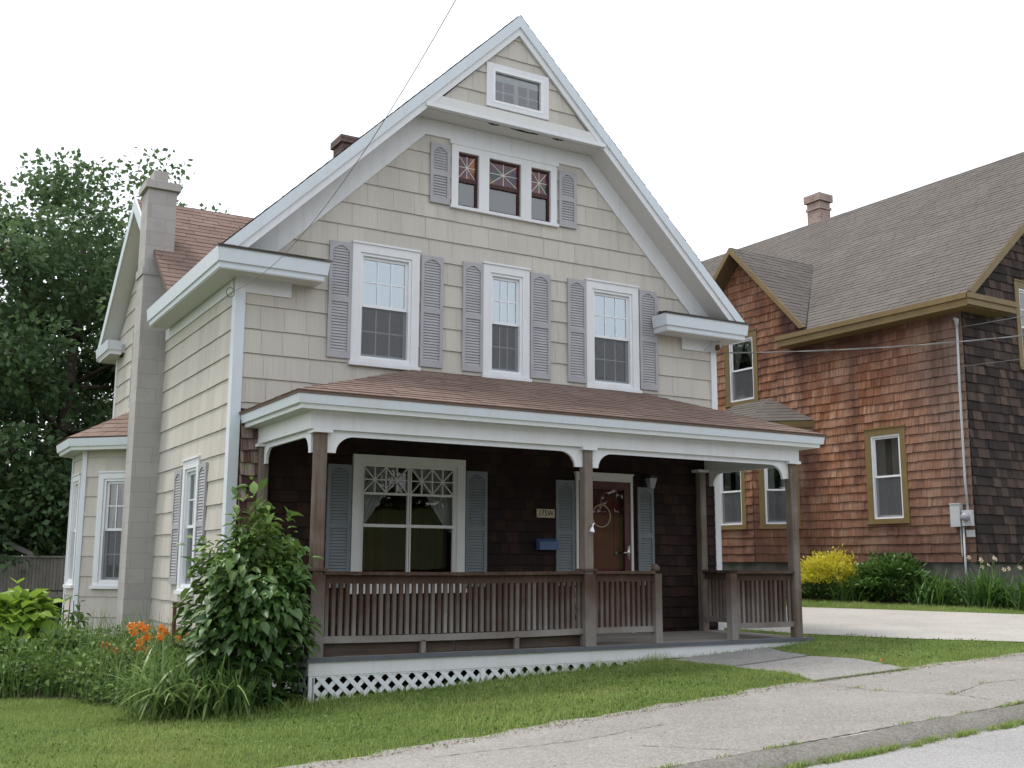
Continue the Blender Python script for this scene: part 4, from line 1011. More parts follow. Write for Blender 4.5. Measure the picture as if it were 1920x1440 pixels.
for c_ in ([(4.62, -4.05), (5.9, -4.12)], [(4.55, -4.2), (4.62, -4.9), (4.9, -5.4), (4.85, -6.07)], [(6.9, -5.5), (5.6, -5.2), (4.8, -5.45)], [(7.0, -4.2), (7.5, -5.0), (7.6, -6.05)], [(.2, -4.75), (1.3, -4.95), (2.2, -4.85)], [(1.5, -5.35), (2.0, -6.07)]): crack(c_)
crack([(-4, -6.075), (0, -6.08), (4, -6.075), (9, -6.08)], .028)

# ================================================================== vegetation
def unit(v): return v/np.maximum(1e-9, np.linalg.norm(v, axis=-1, keepdims=True))
def leaf_fan(P, D, Nn, L, W, fold=.25, curl=.2):
    """n leaves: base P, direction D, face normal Nn, length L, width W -> (n,7,3)"""
    D = unit(D); S = unit(np.cross(D, Nn)); Nn = np.cross(S, D); L = L[:, None]; W = W[:, None]
    base = P; m_ = P+D*L*.5-Nn*L*.02; tip = P+D*L-Nn*L*curl
    l1 = P+D*L*.25+S*W*.42+Nn*W*fold; l2 = P+D*L*.62+S*W*.46+Nn*W*fold-Nn*L*curl*.4
    r1 = P+D*L*.25-S*W*.42+Nn*W*fold; r2 = P+D*L*.62-S*W*.46+Nn*W*fold-Nn*L*curl*.4
    return np.stack([base, l1, l2, tip, r2, r1, m_], 1)
FAN = [(0, 6, 1), (1, 6, 2), (2, 6, 3), (3, 6, 4), (4, 6, 5), (5, 6, 0)]
def diamond(P, D, Nn, L, W):
    D = unit(D); S = unit(np.cross(D, Nn)); L = L[:, None]; W = W[:, None]
    return np.stack([P, P+D*L*.45+S*W*.5, P+D*L, P+D*L*.45-S*W*.5], 1)
DIA = [(0, 1, 2, 3)]
M_TREE = m_leaf('maple_leaf', (.032, .066, .034), (.066, .122, .054), (.135, .205, .082), .5, .3, .4)
M_BUSH = m_leaf('bush_leaf', (.022, .055, .018), (.058, .125, .032), (.19, .30, .065), .42, .5, .25)
M_LIME = m_leaf('lime_leaf', (.12, .21, .03), (.22, .36, .045), (.34, .48, .08), .4, .4, .35)
M_WEED = m_leaf('weed_leaf', (.04, .085, .02), (.085, .16, .035), (.17, .26, .06), .5, .3, .32)
M_GRASS = m_leaf('grass_blade', (.11, .18, .045), (.20, .30, .078), (.38, .44, .15), .6, .2, .35, (.38, .36, .15))
M_BLADE = m_leaf('lily_blade', (.05, .11, .03), (.11, .20, .05), (.27, .36, .13), .4, .4, .3)
M_GOLDL = m_leaf('golden_leaf', (.10, .15, .02), (.50, .47, .04), (.80, .72, .10), .45, .3, .35)
M_SHRUB = m_leaf('shrub_leaf', (.025, .065, .015), (.055, .13, .025), (.12, .22, .045), .45, .35, .3)
M_ORANGE = m_leaf('orange_petal', (.62, .17, .02), (.78, .24, .03), (.85, .36, .08), .5, .3, .35)
M_PALE = m_leaf('pale_petal', (.55, .42, .30), (.65, .55, .42), (.72, .66, .55), .6, .2, .3)
M_LITTER = m_leaf('litter', (.06, .04, .025), (.14, .095, .055), (.3, .24, .16), .8, .1, .0); M_STEM = m_plain('green_stem', (.06, .10, .03), .7); M_DRYLEAF = m_plain('dry_leaf', (.42, .16, .05), .7, .2, .25, 30)

def rand_dirs(n): return unit(rng.normal(size=(n, 3)))
def tree(name, label, x, y, h, r, trunk_r=.22, leaves=22000, leaf=.16, crown_lo=.16, seed=1, group=None, lean=(0, 0)):
    global rng
    rng = np.random.default_rng(seed); rnd_ = random.Random(seed)
    z0 = float(gz(x, y)); root = thing(name, label, 'tree', (x, y, z0), group)
    t = MB(); tips = []; H = h
    trunk = [(x+lean[0]*s+.12*math.sin(s*5+seed), y+lean[1]*s+.1*math.cos(s*4), z0-.2+H*.78*s) for s in np.linspace(0, 1, 9)]
    t.tube(trunk, [trunk_r*(1-.85*s)+.01 for s in np.linspace(0, 1, 9)], 9)
    clumps = []
    for i in range(26):
        s = crown_lo+(.94-crown_lo)*(i+.5)/26; k = int(s*8); b = Vector(trunk[min(8, k)]); a = i*2.4+rnd_.uniform(-.4, .4)
        sp = (s-crown_lo)/(1-crown_lo); prof = max(.2, 1-((sp-.48)/.62)**2)**.5
        L = r*prof*rnd_.uniform(.75, 1.12); rise = L*rnd_.uniform(.25, .6)
        e = b+Vector((math.cos(a)*L, math.sin(a)*L, rise)); mid = (b+e)/2+Vector((0, 0, -L*.06))
        t.tube([b, mid, e], [trunk_r*.32*(1-s*.5), trunk_r*.18, .015], 6)
        nb = 4
        for j in range(nb):
            f = .35+.65*(j+1)/nb; p = b.lerp(e, f) if f > .5 else b.lerp(mid, f*2)
            for _ in range(2):
                d = Vector((rnd_.gauss(0, 1), rnd_.gauss(0, 1), rnd_.gauss(.3, .7))).normalized()*rnd_.uniform(.3, .9)*(.35+.5*L/r)
                q = p+d; t.tube([p, q], [.025, .006], 4, False); clumps.append((q, rnd_.uniform(.45, .95)))
        clumps.append((e, rnd_.uniform(.5, .9)))
    top = Vector(trunk[-1])
    for _ in range(34): clumps.append((top+Vector((rnd_.gauss(0, r*.36), rnd_.gauss(0, r*.36), rnd_.uniform(-H*.05, H*.17))), rnd_.uniform(.45, .85)))
    t.build('trunk', M_BARK, root, True)
    C_ = np.array([c[0] for c in clumps]); Rr = np.array([c[1] for c in clumps]); wgt = Rr**2; wgt /= wgt.sum()
    idx = rng.choice(len(clumps), leaves, p=wgt); off = rand_dirs(leaves)*(rng.random(leaves)[:, None]**.45)*Rr[idx][:, None]
    off[:, 2] *= .72; P = C_[idx]+off
    D = unit(off*1.0+np.array([0, 0, -.25])+rng.normal(size=(leaves, 3))*.5); Nn = unit(np.array([0, 0, 1.0])+rng.normal(size=(leaves, 3))*.55)
    L = leaf*rng.uniform(.7, 1.3, leaves); V = diamond(P, D, Nn, L, L*.75)
    cl = rng.random(len(clumps))
    cards('crown', V, DIA, M_TREE, root, np.clip(.55*rng.random(leaves)+.45*cl[idx], 0, 1))
    return root
tg = 'tall leafy trees behind the cream house'
tree('maple_tree', 'tall dark green maple behind the wooden deck', .2, 14.2, 11.0, 3.9, .26, 46000, .135, .08, 3, tg)
tree('maple_tree', 'leafy maple at the left edge, its crown cut by the frame', -2.9, 16.5, 11.4, 4.0, .28, 40000, .145, .08, 5, tg)
tree('maple_tree', 'maple showing only its top over the ridge of the red brown roof', 5.9, 21.0, 11.9, 3.6, .24, 18000, .16, .2, 8, tg)
tree('maple_tree', 'maple behind the bay, its crown beside the block chimney', 2.9, 18.5, 12.2, 3.8, .24, 26000, .15, .10, 12, tg)
tree('understory_tree', 'low dark tree in the shade behind the deck railing', -1.2, 13.0, 4.6, 2.4, .12, 12000, .15, .02, 15)

far_tree = tree('street_tree', 'leafy tree across the street, seen only mirrored in the window glass', -2, -31, 7.5, 4.6, .25, 9000, .40, .03, 31, 'trees across the street')
far_tree.location.z += 3.2; far_tree.scale = (.85,)*3
for tx_, ty_, sc_ in ((3.5, -33, .95), (9, -31, 1.0), (14.5, -33, 1.05), (20, -31, 1.0), (25.5, -33, .95), (31, -32, 1.05), (-8, -33, 1.05), (-14, -31, .95)):
    c_ = far_tree.copy(); COL.objects.link(c_); c_.location = (tx_, ty_, float(gz(tx_, ty_))+3.1); c_.rotation_euler.z = tx_; c_.scale = (sc_*.85,)*3
    for ch in list(far_tree.children):
        d_ = ch.copy(); COL.objects.link(d_); d_.parent = c_

def bush(name, label, cx, cy, rx, ry, h, n, leaf, mat, seed, cat='shrub', group=None, droop=.5, wl=.6, shell=.5, top=1.0, rgrad=0, upright=0, stems=14, zb=0, fill=False, lumpy=.16, lv=(.55, 1.25)):
    global rng
    rng = np.random.default_rng(seed); rn = random.Random(seed); z0 = float(gz(cx, cy))
    root = thing(name, label, cat, (cx, cy, z0), group)
    t = MB(); lob = [(rn.uniform(0, 6.28), rn.uniform(.25, .95), rn.uniform(.78, 1.15)) for _ in range(stems)]
    tips = []
    for a, f, q in lob:
        e = Vector((cx+math.cos(a)*rx*f*.75, cy+math.sin(a)*ry*f*.75, z0+h*q*(1-.35*f*f)*.92)); b = Vector((cx+math.cos(a)*rx*.15, cy+math.sin(a)*ry*.15, z0-.03))
        m_ = b.lerp(e, .5)+Vector((math.cos(a)*rx*.12, math.sin(a)*ry*.12, 0)); t.tube([b, m_, e], [.014, .010, .004], 5); tips.append((b, m_, e))
    t.build('stems', M_BARK, root)
    u = rand_dirs(n); u[:, 2] = np.abs(u[:, 2])*1.0-.35*rng.random(n)
    rad = (shell+(1-shell)*rng.random(n)**.5)
    lump = 1+lumpy*np.sin(u[:, 0]*5+seed)*np.sin(u[:, 1]*6+1.3*seed)+.12*np.sin(u[:, 2]*9+u[:, 0]*4)+rng.normal(size=n)*.05
    c = np.array([cx, cy, z0+h*.45+zb]); P = c+u*np.array([rx, ry, h*.55])*(rad*lump)[:, None]
    if fill:
        k_ = rng.random(n) < .25; P[k_, 2] = z0+h*.42*rng.random(k_.sum()); aa = rng.uniform(0, 6.283, k_.sum()); rr2 = rng.uniform(.5, .95, k_.sum()); P[k_, 0] = cx+rx*rr2*np.cos(aa); P[k_, 1] = cy+ry*rr2*np.sin(aa)
    P[:, 2] = np.maximum(P[:, 2], z0+.03+rng.random(n)*.1)
    out = u.copy(); out[:, 2] = np.where(out[:, 2] > 0, out[:, 2]*.6, 0)
    D = unit(out+np.array([0, 0, -droop+upright])+rng.normal(size=(n, 3))*.35); Nn = unit(u*.7+np.array([0, 0, .9])+rng.normal(size=(n, 3))*.3)
    L = leaf*rng.uniform(*lv, n); V = leaf_fan(P, D, Nn, L, L*wl*rng.uniform(.8, 1.15, n))
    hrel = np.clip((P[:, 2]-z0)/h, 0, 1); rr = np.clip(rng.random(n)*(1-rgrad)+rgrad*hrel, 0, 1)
    cards('foliage', V, FAN, mat, root, rr)
    return root
bush('large_shrub', 'tall dark broad-leaved shrub at the left front corner of the porch', -.17, -1.55, .52, .55, 1.86, 5200, .125, M_BUSH, 21, rgrad=.5, droop=.4, shell=.3, wl=.55, stems=26, fill=True, lumpy=.3, lv=(.35, 1.3))  # rgrad paints light from above: leaf colour lightens with height
bush('broad_leaf_plant', 'lime green heart-leaved plant in front of the deck', -1.82, 2.3, .42, .4, .98, 300, .20, M_LIME, 22, 'plant', droop=.35, wl=.9, stems=6, zb=.12)
bush('low_shrub', 'dark low shrub under the lime green plant', -2.15, 1.75, .75, .6, .62, 1300, .10, M_WEED, 23, droop=.3)
bush('low_shrub', 'leafy low shrub against the front of the bay window', -1.35, 1.75, .6, .6, .62, 1300, .09, M_WEED, 24, droop=.2, upright=.2)
bush('low_shrub', 'small leafy shrub at the foot of the grey chimney', -.80, 1.35, .5, .55, .50, 900, .08, M_WEED, 25, droop=.2, upright=.3)
bush('climbing_weed', 'thin leafy weed rising in front of the bay corner', -1.12, 2.7, .20, .2, .98, 75, .11, M_WEED, 26, 'plant', stems=5)
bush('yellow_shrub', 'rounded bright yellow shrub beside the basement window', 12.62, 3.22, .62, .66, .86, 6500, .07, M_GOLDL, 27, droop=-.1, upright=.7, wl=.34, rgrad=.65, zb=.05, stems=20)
bush('green_shrub', 'bushy mid green shrub below the tall window of the shingled house', 12.62, 1.75, .6, .68, .86, 3600, .10, M_SHRUB, 28, droop=.0, upright=.45, wl=.4)
bush('yellow_shrub', 'yellow shrub cut by the right edge of the photo', 12.95, -1.35, .5, .45, .98, 3500, .075, M_GOLDL, 29, droop=-.1, upright=.7, wl=.32)
bush('ground_shrub', 'low dark green growth under the yellow shrub', 12.2, 4.1, .5, .7, .38, 900, .08, M_SHRUB, 30, 'plant', droop=.2)

def blades(name, label, cx, cy, n, length, spread, mat, seed, cat='plant', group=None, width=.018, part='foliage', up_=1.0):
    global rng
    rng = np.random.default_rng(seed); z0 = float(gz(cx, cy)); root = thing(name, label, cat, (cx, cy, z0), group)
    a = rng.uniform(0, 6.283, n); L = length*rng.uniform(.55, 1.15, n); base = np.stack([cx+rng.normal(size=n)*spread*.25, cy+rng.normal(size=n)*spread*.25, np.full(n, z0)], 1)
    lean = rng.uniform(.15, .95, n)*spread/length*1.1; S = 6; L_, R_ = [], []
    side = np.stack([-np.sin(a), np.cos(a), np.zeros(n)], 1)
    for s in range(S+1):
        t_ = s/S; hor = L*lean*(t_**1.3); ver = L*up_*(t_-.62*lean*t_**2.4)
        p = base+np.stack([np.cos(a)*hor, np.sin(a)*hor, ver], 1); p[:, 2] = np.maximum(p[:, 2], z0+.02); wd = width*(1-.92*t_**2)*(.5+.8*min(1, t_*4))
        L_.append(p+side*wd*.5); R_.append(p-side*wd*.5)
    V = np.stack(L_+R_, 1); K = S+1
    cards(part, V, [(i, i+1, K+i+1, K+i) for i in range(S)], mat, root)
    return root
def lily_flowers(root, spots, mat, size=.085):
    st = MB()
    for fx, fy, fz in spots:
        c = Vector((fx, fy, fz)); f = MB()
        ax = Vector((random.uniform(-.5, .3), -1, random.uniform(.1, .7))).normalized(); u = ax.orthogonal().normalized(); v = ax.cross(u)
        for k in range(6):
            a = k*math.pi/3+random.random()*.2; d = (u*math.cos(a)+v*math.sin(a)); s_ = ax.cross(d); f.cr = random.random()
            b = c-ax*size*.5; m_ = c+d*size*.55+ax*size*.25; tp = c+d*size*1.05-ax*size*.02; w_ = size*.27
            f.mesh([b-s_*w_*.25, b+s_*w_*.25, m_+s_*w_, m_-s_*w_, tp], [(0, 1, 2, 3), (3, 2, 4)])
        f.build('flower', mat, root)
        g = Vector((root.location.x+random.uniform(-.05, .05), root.location.y+random.uniform(-.05, .05), root.location.z))
        st.tube([g, g.lerp(c, .6)+Vector((0, 0, .08)), c-ax*size*.5], [.006, .005, .004], 5)
    st.build('flower_stems', M_STEM, root)
lg = 'orange daylilies beside the chimney'
d1 = blades('daylily', 'daylily with a dense cluster of orange flowers at the chimney foot', -.80, .35, 70, .62, .45, M_BLADE, 41, 'flower', lg)
lily_flowers(d1, [(-.755, .45, .22), (-.83, .42, .15), (-.68, .45, .10), (-.77, .38, .055), (-.70, .48, .19), (-.86, .4, .22), (-.70, .4, -.04), (-.80, .3, -.01)], M_ORANGE, .062)
d2 = blades('daylily', 'daylily with one orange flower between chimney and iron stake', -.52, .3, 60, .6, .45, M_BLADE, 42, 'flower', lg)
lily_flowers(d2, [(-.55, .40, .19), (-.50, .42, .15), (-.58, .3, .11)], M_ORANGE, .06)
d3 = blades('daylily', 'daylily with orange flowers right beside the iron stake', -.36, .25, 60, .58, .42, M_BLADE, 43, 'flower', lg)
lily_flowers(d3, [(-.335, .35, .16), (-.29, .37, .12), (-.36, .33, .09)], M_ORANGE, .06)
d4 = blades('daylily', 'low daylily with faded rust orange flowers under the chimney', -.98, .75, 50, .45, .4, M_BLADE, 44, 'flower', lg)
lily_flowers(d4, [(-1.0, .72, -.02), (-.93, .66, -.06), (-1.06, .75, .0), (-.85, .6, -.10), (-.78, .5, -.12)], M_DRYLEAF, .06)
blades('ornamental_grass', 'clump of long arching light green blades before the dark shrub', -.72, -1.55, 300, .80, .95, M_BLADE, 45, 'grass clump', width=.026)
blades('ornamental_grass', 'upright long green blades at the foot of the dark shrub', -.42, -2.0, 90, .62, .34, M_BLADE, 46, 'grass clump', width=.024)
gg = 'grassy clumps along the shingled house'
blades('lily_clump', 'arching grassy clump between the basement window and the green shrub', 12.5, 2.45, 220, .80, .65, M_SHRUB, 47, 'plant', gg, .022)
blades('lily_clump', 'wide grassy clump under the grey meter boxes', 12.55, .75, 260, .72, .70, M_SHRUB, 48, 'plant', gg, .022)
b4 = blades('lily_clump', 'grassy clump with pale flower stalks near the dark front wall', 12.5, -.3, 260, .80, .70, M_SHRUB, 49, 'plant', gg, .022)
lily_flowers(b4, [(12.5+random.uniform(-.3, .4), -.35+random.uniform(-.45, .45), .93+random.uniform(-.12, .15)) for _ in range(12)], M_PALE, .045)
blades('lily_clump', 'grassy clump beside the right-hand yellow shrub', 12.4, -1.2, 200, .72, .6, M_SHRUB, 50, 'plant', gg, .022)

# weeds filling the bed (nobody could count them)
def in_poly(x, y, P):
    c = np.zeros(x.shape, bool); n = len(P)
    for i in range(n):
        (x0, y0), (x1, y1) = P[i], P[(i+1) % n]
        k = ((y0 > y) != (y1 > y)) & (x < (x1-x0)*(y-y0)/((y1-y0) if y1 != y0 else 1e-9)+x0); c ^= k
    return c
rng = np.random.default_rng(60)
def weeds(name, P, n, h, leaf, mat, hvar=.5):
    xs_ = [p[0] for p in P]; ys_ = [p[1] for p in P]
    x = rng.uniform(min(xs_), max(xs_), n*3); y = rng.uniform(min(ys_), max(ys_), n*3); k = in_poly(x, y, P); x, y = x[k][:n], y[k][:n]; n = len(x)
    hh = h*(1-hvar*.5+hvar*(.5*np.sin(x*4.1)*np.sin(y*3.7+1)+.5*np.sin(x*9+y*7)))
    z = gz(x, y)+hh*rng.random(n)**.55; p = np.stack([x, y, z], 1)
    D = unit(rng.normal(size=(n, 3))+np.array([0, 0, .15])); Nn = unit(np.array([0, -.15, 1.0])+rng.normal(size=(n, 3))*.4)
    L = leaf*rng.uniform(.5, 1.3, n)
    o = cards(name, leaf_fan(p, D, Nn, L, L*.6), FAN, mat, None); o['kind'] = 'stuff'; return o
weeds('weeds', [(-2.5, 1.2), (-1.55, .25), (-1.1, -1.05), (-.6, -1.7), (-.05, -1.3), (-.05, 3.4), (-.8, 3.9), (-2.4, 4)], 13000, .50, .065, M_WEED)

# lawn blades
def lawn(name, P, dens, hmean, excl=(), seed=70, wear=False):
    rng_ = np.random.default_rng(seed); xs_ = [p[0] for p in P]; ys_ = [p[1] for p in P]; A = (max(xs_)-min(xs_))*(max(ys_)-min(ys_)); n = int(A*dens)
    x = rng_.uniform(min(xs_), max(xs_), n); y = rng_.uniform(min(ys_), max(ys_), n); k = in_poly(x, y, P)
    for e_ in excl: k &= ~in_poly(x, y, e_)
    if wear: k &= rng_.random(n) < np.clip((y-np.interp(x, [-6, -.1, 1.8, 3.0, 4.6, 5.8, 7.6, 12], [-4.5, -4.45, -4.28, -4.2, -4.06, -4.10, -4.22, -4.3]))/.28, .22, 1)
    x, y = x[k], y[k]
    # only what the camera side can see: keep a wide wedge
    px, py = x-CAM.x, y-CAM.y; z_ = px*math.sin(YAW)+py*math.cos(YAW); r_ = px*math.cos(YAW)-py*math.sin(YAW); k = (z_ > 1) & (np.abs(r_) < z_*.62+.8); x, y = x[k], y[k]; n = len(x)
    patch = .5+.5*np.sin(x*2.3+np.sin(y*1.9)*2)*np.sin(y*2.9+x*.7)
    tuft_ = .5+.5*np.sin(x*17+3*np.sin(y*7))*np.sin(y*19+2*np.sin(x*9)); h = hmean*(.5+.65*rng_.random(n))*(.6+.4*patch+.55*tuft_**2); a = rng_.uniform(0, 6.283, n); ln = rng_.uniform(.1, .9, n)*h; wd = rng_.uniform(.004, .0075, n)
    b = np.stack([x, y, gz(x, y)+.008], 1); s = np.stack([-np.sin(a)*wd/2, np.cos(a)*wd/2, np.zeros(n)], 1); d = np.stack([np.cos(a)*ln, np.sin(a)*ln, np.zeros(n)], 1); u = np.stack([np.zeros(n), np.zeros(n), h], 1)
    V = np.stack([b-s, b+s, b+d*.35+u*.6+s*.75, b+d*.35+u*.6-s*.75, b+d+u], 1)
    o = cards(name, V, [(0, 1, 2, 3), (3, 2, 4)], M_GRASS, None, np.clip(.62*rng_.random(n)+.38*patch, 0, 1)); o['kind'] = 'stuff'; return o
WK = [(4.68, -1.79), (4.76, -2.74), (4.82, -3.5), (4.64, -4.09), (5.83, -4.13), (6.0, -3.7), (6.10, -3.2), (5.94, -2.66), (6.18, -1.79)]
front = [(x, float(inner(x))+edge_n(x)-.03) for x in np.linspace(-4.2, 12.0, 163)]
PORCH = [(.34, 3), (.34, -1.76), (6.9, -1.76), (6.9, 3)]
BED = [(-2.3, 1.2), (-1.45, .35), (-.95, -1.1), (-.5, -1.95), (.34, -1.95), (.34, 3), (-2.6, 9)]
lawn('grass', front+[(12.0, 2.0), (7.5, 2.0), (7.0, 3.0), (-4.2, 3.0)], 3600, .040, (WK, PORCH, BED, DR), 71, True)
lawn('grass', [(11.62, -1.5), (11.5, -2.6), (12.3, -2.6), (12.25, 3.5), (12.2, 6), (10.8, 6), (10.92, 2.3), (11.2, .9)], 1500, .055, (), 72)
lawn('grass', [(-.6, -1.9), (4.62, -1.775), (4.62, -1.90), (1.5, -1.92), (.3, -2.05), (-.6, -2.25)], 2600, .10, (), 73)
lawn('grass', [(4.7, -1.77), (6.9, -1.77), (6.9, -1.84), (4.7, -1.83)], 1400, .07, (), 74)
# curb weeds and crack weeds
def tufts(name, pts, n, h, seed):
    rng_ = np.random.default_rng(seed); pts = np.array(pts); k = rng_.integers(0, len(pts), n); p = pts[k]+rng_.normal(size=(n, 2))*np.array([.05, .014])
    x, y = p[:, 0], p[:, 1]; hh = h*(.4+.8*rng_.random(n)); a = rng_.uniform(0, 6.283, n); ln = hh*rng_.uniform(.2, 1.1, n); wd = rng_.uniform(.004, .008, n)
    zz = gz(x, y)+np.where(y < -6.3, -.08, 0.0); b = np.stack([x, y, zz], 1); s = np.stack([-np.sin(a)*wd/2, np.cos(a)*wd/2, 0*a], 1); d = np.stack([np.cos(a)*ln, np.sin(a)*ln, 0*a], 1); u = np.stack([0*a, 0*a, hh], 1)
    V = np.stack([b-s, b+s, b+d*.35+u*.6+s*.75, b+d*.35+u*.6-s*.75, b+d+u], 1)
    o = cards(name, V, [(0, 1, 2, 3), (3, 2, 4)], M_GRASS, None); o['kind'] = 'stuff'
rr_ = random.Random(5)
tufts('curb_weeds', [(x, -6.36+rr_.uniform(-.03, .03)) for x in np.linspace(-1, 6.5, 120) if rr_.random() < .45+.5*max(0, math.sin(x*3.1))], 5200, .045, 81)
tufts('curb_weeds', [(x, -6.08) for x in np.linspace(-1, 6.5, 140) if rr_.random() < .2+.3*max(0, math.sin(x*1.3+.5))], 1800, .028, 82)
tufts('crack_weeds', [(4.62+1.25*i/14, -4.06-.06*i/14) for i in range(15)]+[(4.6, -4.6), (4.62, -4.85), (4.88, -5.4), (5.6, -5.2)], 500, .03, 83)

# ================================================================== small things
s_ = thing('iron_stake', 'rusty iron stake standing in the daylilies', 'stake', (-.365, .6, float(gz(-.365, .6))))
t = MB(); t.tube([(-.365, .6, -.5), (-.37, .6, .455)], .022, 8); t.box((-.395, .575, .44), (-.345, .625, .462)); t.build('stake_rod', M_RUST, s_)
hn = thing('house_number_sign', 'small tan house number plaque reading 175W beside the shutter', 'sign', (4.085, -.03, 1.535))
t = MB(); t.box((3.955, -.055, 1.482), (4.217, -.030, 1.590)); t.build('plaque', M_TAN, hn)
cu = bpy.data.curves.new('lettering', 'FONT'); cu.body = '175W'; cu.size = .105; cu.align_x = 'CENTER'; cu.align_y = 'CENTER'; cu.extrude = .002; cu.materials.append(M_LETTER)
tx = bpy.data.objects.new('lettering', cu); COL.objects.link(tx)
me_ = bpy.data.meshes.new_from_object(tx.evaluated_get(bpy.context.evaluated_depsgraph_get())); bpy.data.objects.remove(tx); me_.name = 'lettering'
tx = bpy.data.objects.new('lettering', me_); COL.objects.link(tx); tx.parent = hn; tx.location = (0, -.0275, .0); tx.rotation_euler = (R(90), 0, 0); tx.scale = (.86, .95, 1)
mbx = thing('mailbox', 'blue wall mailbox hanging below the number plaque', 'mailbox', (4.09, -.03, 1.08))
t = MB(); t.prism([(-.03, 1.075), (-.115, 1.075), (-.12, 1.17), (-.03, 1.185)][::-1], lambda a, b, t_: (t_, a, b), 3.955, 4.235); t.build('body', M_BLUE, mbx)
t = MB(); t.prism([(-.03, 1.188), (-.128, 1.172), (-.128, 1.150), (-.131, 1.150), (-.131, 1.176), (-.03, 1.215)], lambda a, b, t_: (t_, a, b), 3.95, 4.24); t.build('lid', M_BLUE, mbx)
wl = thing('wall_lantern', 'dark wall lantern with frosted glass above the right door shutter', 'lamp', (5.71, -.03, 1.95))
t = MB(); t.box((5.655, -.05, 1.93), (5.715, -.03, 2.05)); t.tube([(5.685, -.04, 2.03), (5.685, -.10, 2.055), (5.735, -.115, 2.055)], .009, 6); t.build('bracket', M_BLACKM, wl)
t = MB(); t.prism([(5.66, 2.05), (5.81, 2.05), (5.785, 2.075), (5.735, 2.09), (5.685, 2.075)], lambda a, b, t_: (a, t_, b), -.175, -.055); t.build('hood', M_BLACKM, wl)
t = MB(); t.hexa([(5.70, -.145, 1.915), (5.77, -.145, 1.915), (5.77, -.085, 1.915), (5.70, -.085, 1.915), (5.675, -.17, 2.049), (5.795, -.17, 2.049), (5.795, -.06, 2.049), (5.675, -.06, 2.049)]); t.build('lamp_glass', M_LAMPG, wl)
hp = thing('door_hoop', 'thin round hoop wreath hanging on the maroon door', 'wreath', (4.95, -.05, 1.525))
t = MB(); t.tube([(4.95+.145*math.cos(a), -.052, 1.525+.145*math.sin(a)) for a in np.linspace(0, 2*math.pi, 33)], .007, 6, False); t.build('ring', M_TAN, hp, True)
t = MB(); t.tube([(4.95, -.052, 1.67), (4.95, -.05, 1.78)], .002, 4); t.build('ribbon', M_TAN, hp)
bl = thing('hanging_ornament', 'small white bell ornament on a hook on the middle porch post', 'ornament', (3.60, PY-.02, 1.28))
t = MB(); t.tube([(3.635, PY-.002, 1.33), (3.625, PY-.045, 1.345), (3.605, PY-.06, 1.335), (3.60, PY-.058, 1.305)], .008, 6); t.build('hook', M_VINYL, bl)
t = MB(); t.tube([(3.598, PY-.055, 1.305), (3.597, PY-.055, 1.295), (3.595, PY-.055, 1.28), (3.592, PY-.055, 1.257), (3.59, PY-.055, 1.25)], [.008, .017, .022, .028, .032], 10); t.build('bell', M_VINYL, bl, True)
dl = thing('fallen_leaf', 'curled orange dead leaf lying at the edge of the path', 'leaf', (5.93, -3.72, float(gz(5.93, -3.72))+.04))
V = leaf_fan(np.array([[5.9, -3.75, float(gz(5.9, -3.75))+.045]]), np.array([[1, .5, .25]]), np.array([[-.2, -.5, .8]]), np.array([.11]), np.array([.08]), .5, .35); cards('leaf_blade', V, FAN, M_DRYLEAF, dl)

def catenary(A_, B_, sag, n=40):
    A_, B_ = Vector(A_), Vector(B_); return [A_.lerp(B_, i/n)-Vector((0, 0, 4*sag*(i/n)*(1-i/n))) for i in range(n+1)]
def cable(name, label, A_, B_, sag, r, mat=None, twist=0):
    t = MB(); P = catenary(A_, B_, sag, 90 if twist else 40)
    if twist:
        for ph in (0, math.pi): t.tube([p+Vector((.0, math.cos(i*twist+ph)*r*1.1, math.sin(i*twist+ph)*r*1.1)) for i, p in enumerate(P)], r, 5)
    else: t.tube(P, r, 6)
    o = t.build(name, mat or M_WIRE, None, True); tag(o, label, 'cable'); return o
cable('utility_cable', 'thin cable rising from the left eave corner across the gable', (-.06, -.06, 3.92), (-1.16, -12.0, 6.2), 1.056, .0028)
cable('utility_cable', 'twisted service cable running from the right house corner before the shingles', (7.03, -.06, 3.93), (18.05, -9.0, 6.24), .655, .0055, M_WIREL, .9)
cable('utility_cable', 'wire reaching the eave corner of the shingled house, uppermost at right', (12.93, .25, 5.05), (20.0, -9.0, 6.9), .15, .006, M_WIREL)
cable('utility_cable', 'thin lower wire crossing the dark front corner at right', (12.93, .28, 4.35), (20.0, -9.0, 5.7), .15, .005, M_WIREL)
ins = thing('cable_bracket', 'wire insulator bracket at the right corner under the eave', 'bracket', (7.0, -.05, 3.95))
t = MB(); t.tube([(6.80, -.04, 3.94), (6.86, -.12, 4.03), (6.90, -.10, 4.08)], .010, 6); t.tube([(7.02, -.04, 3.93), (7.0, -.16, 3.99), (6.98, -.15, 4.10)], .010, 6); t.tube([(6.84, -.05, 3.93), (7.0, -.09, 3.96), (7.12, -.1, 4.06)], .008, 6); t.build('bracket_arm', M_GREYM, ins)
t = MB(); t.tube([(6.96, -.14, 3.95), (6.96, -.14, 4.0), (6.96, -.14, 4.03)], [.03, .036, .02], 8); t.build('insulator', M_RUST, ins, True)
lp = thing('cable_loop', 'small ring of cable below the left eave corner', 'bracket', (-.08, -.06, 3.9))
t = MB(); t.tube([(-.10+.045*math.cos(a), -.06, 3.895+.055*math.sin(a)) for a in np.linspace(0, 6.283, 20)], .005, 5, False); t.build('ring', M_WIRE, lp, True)

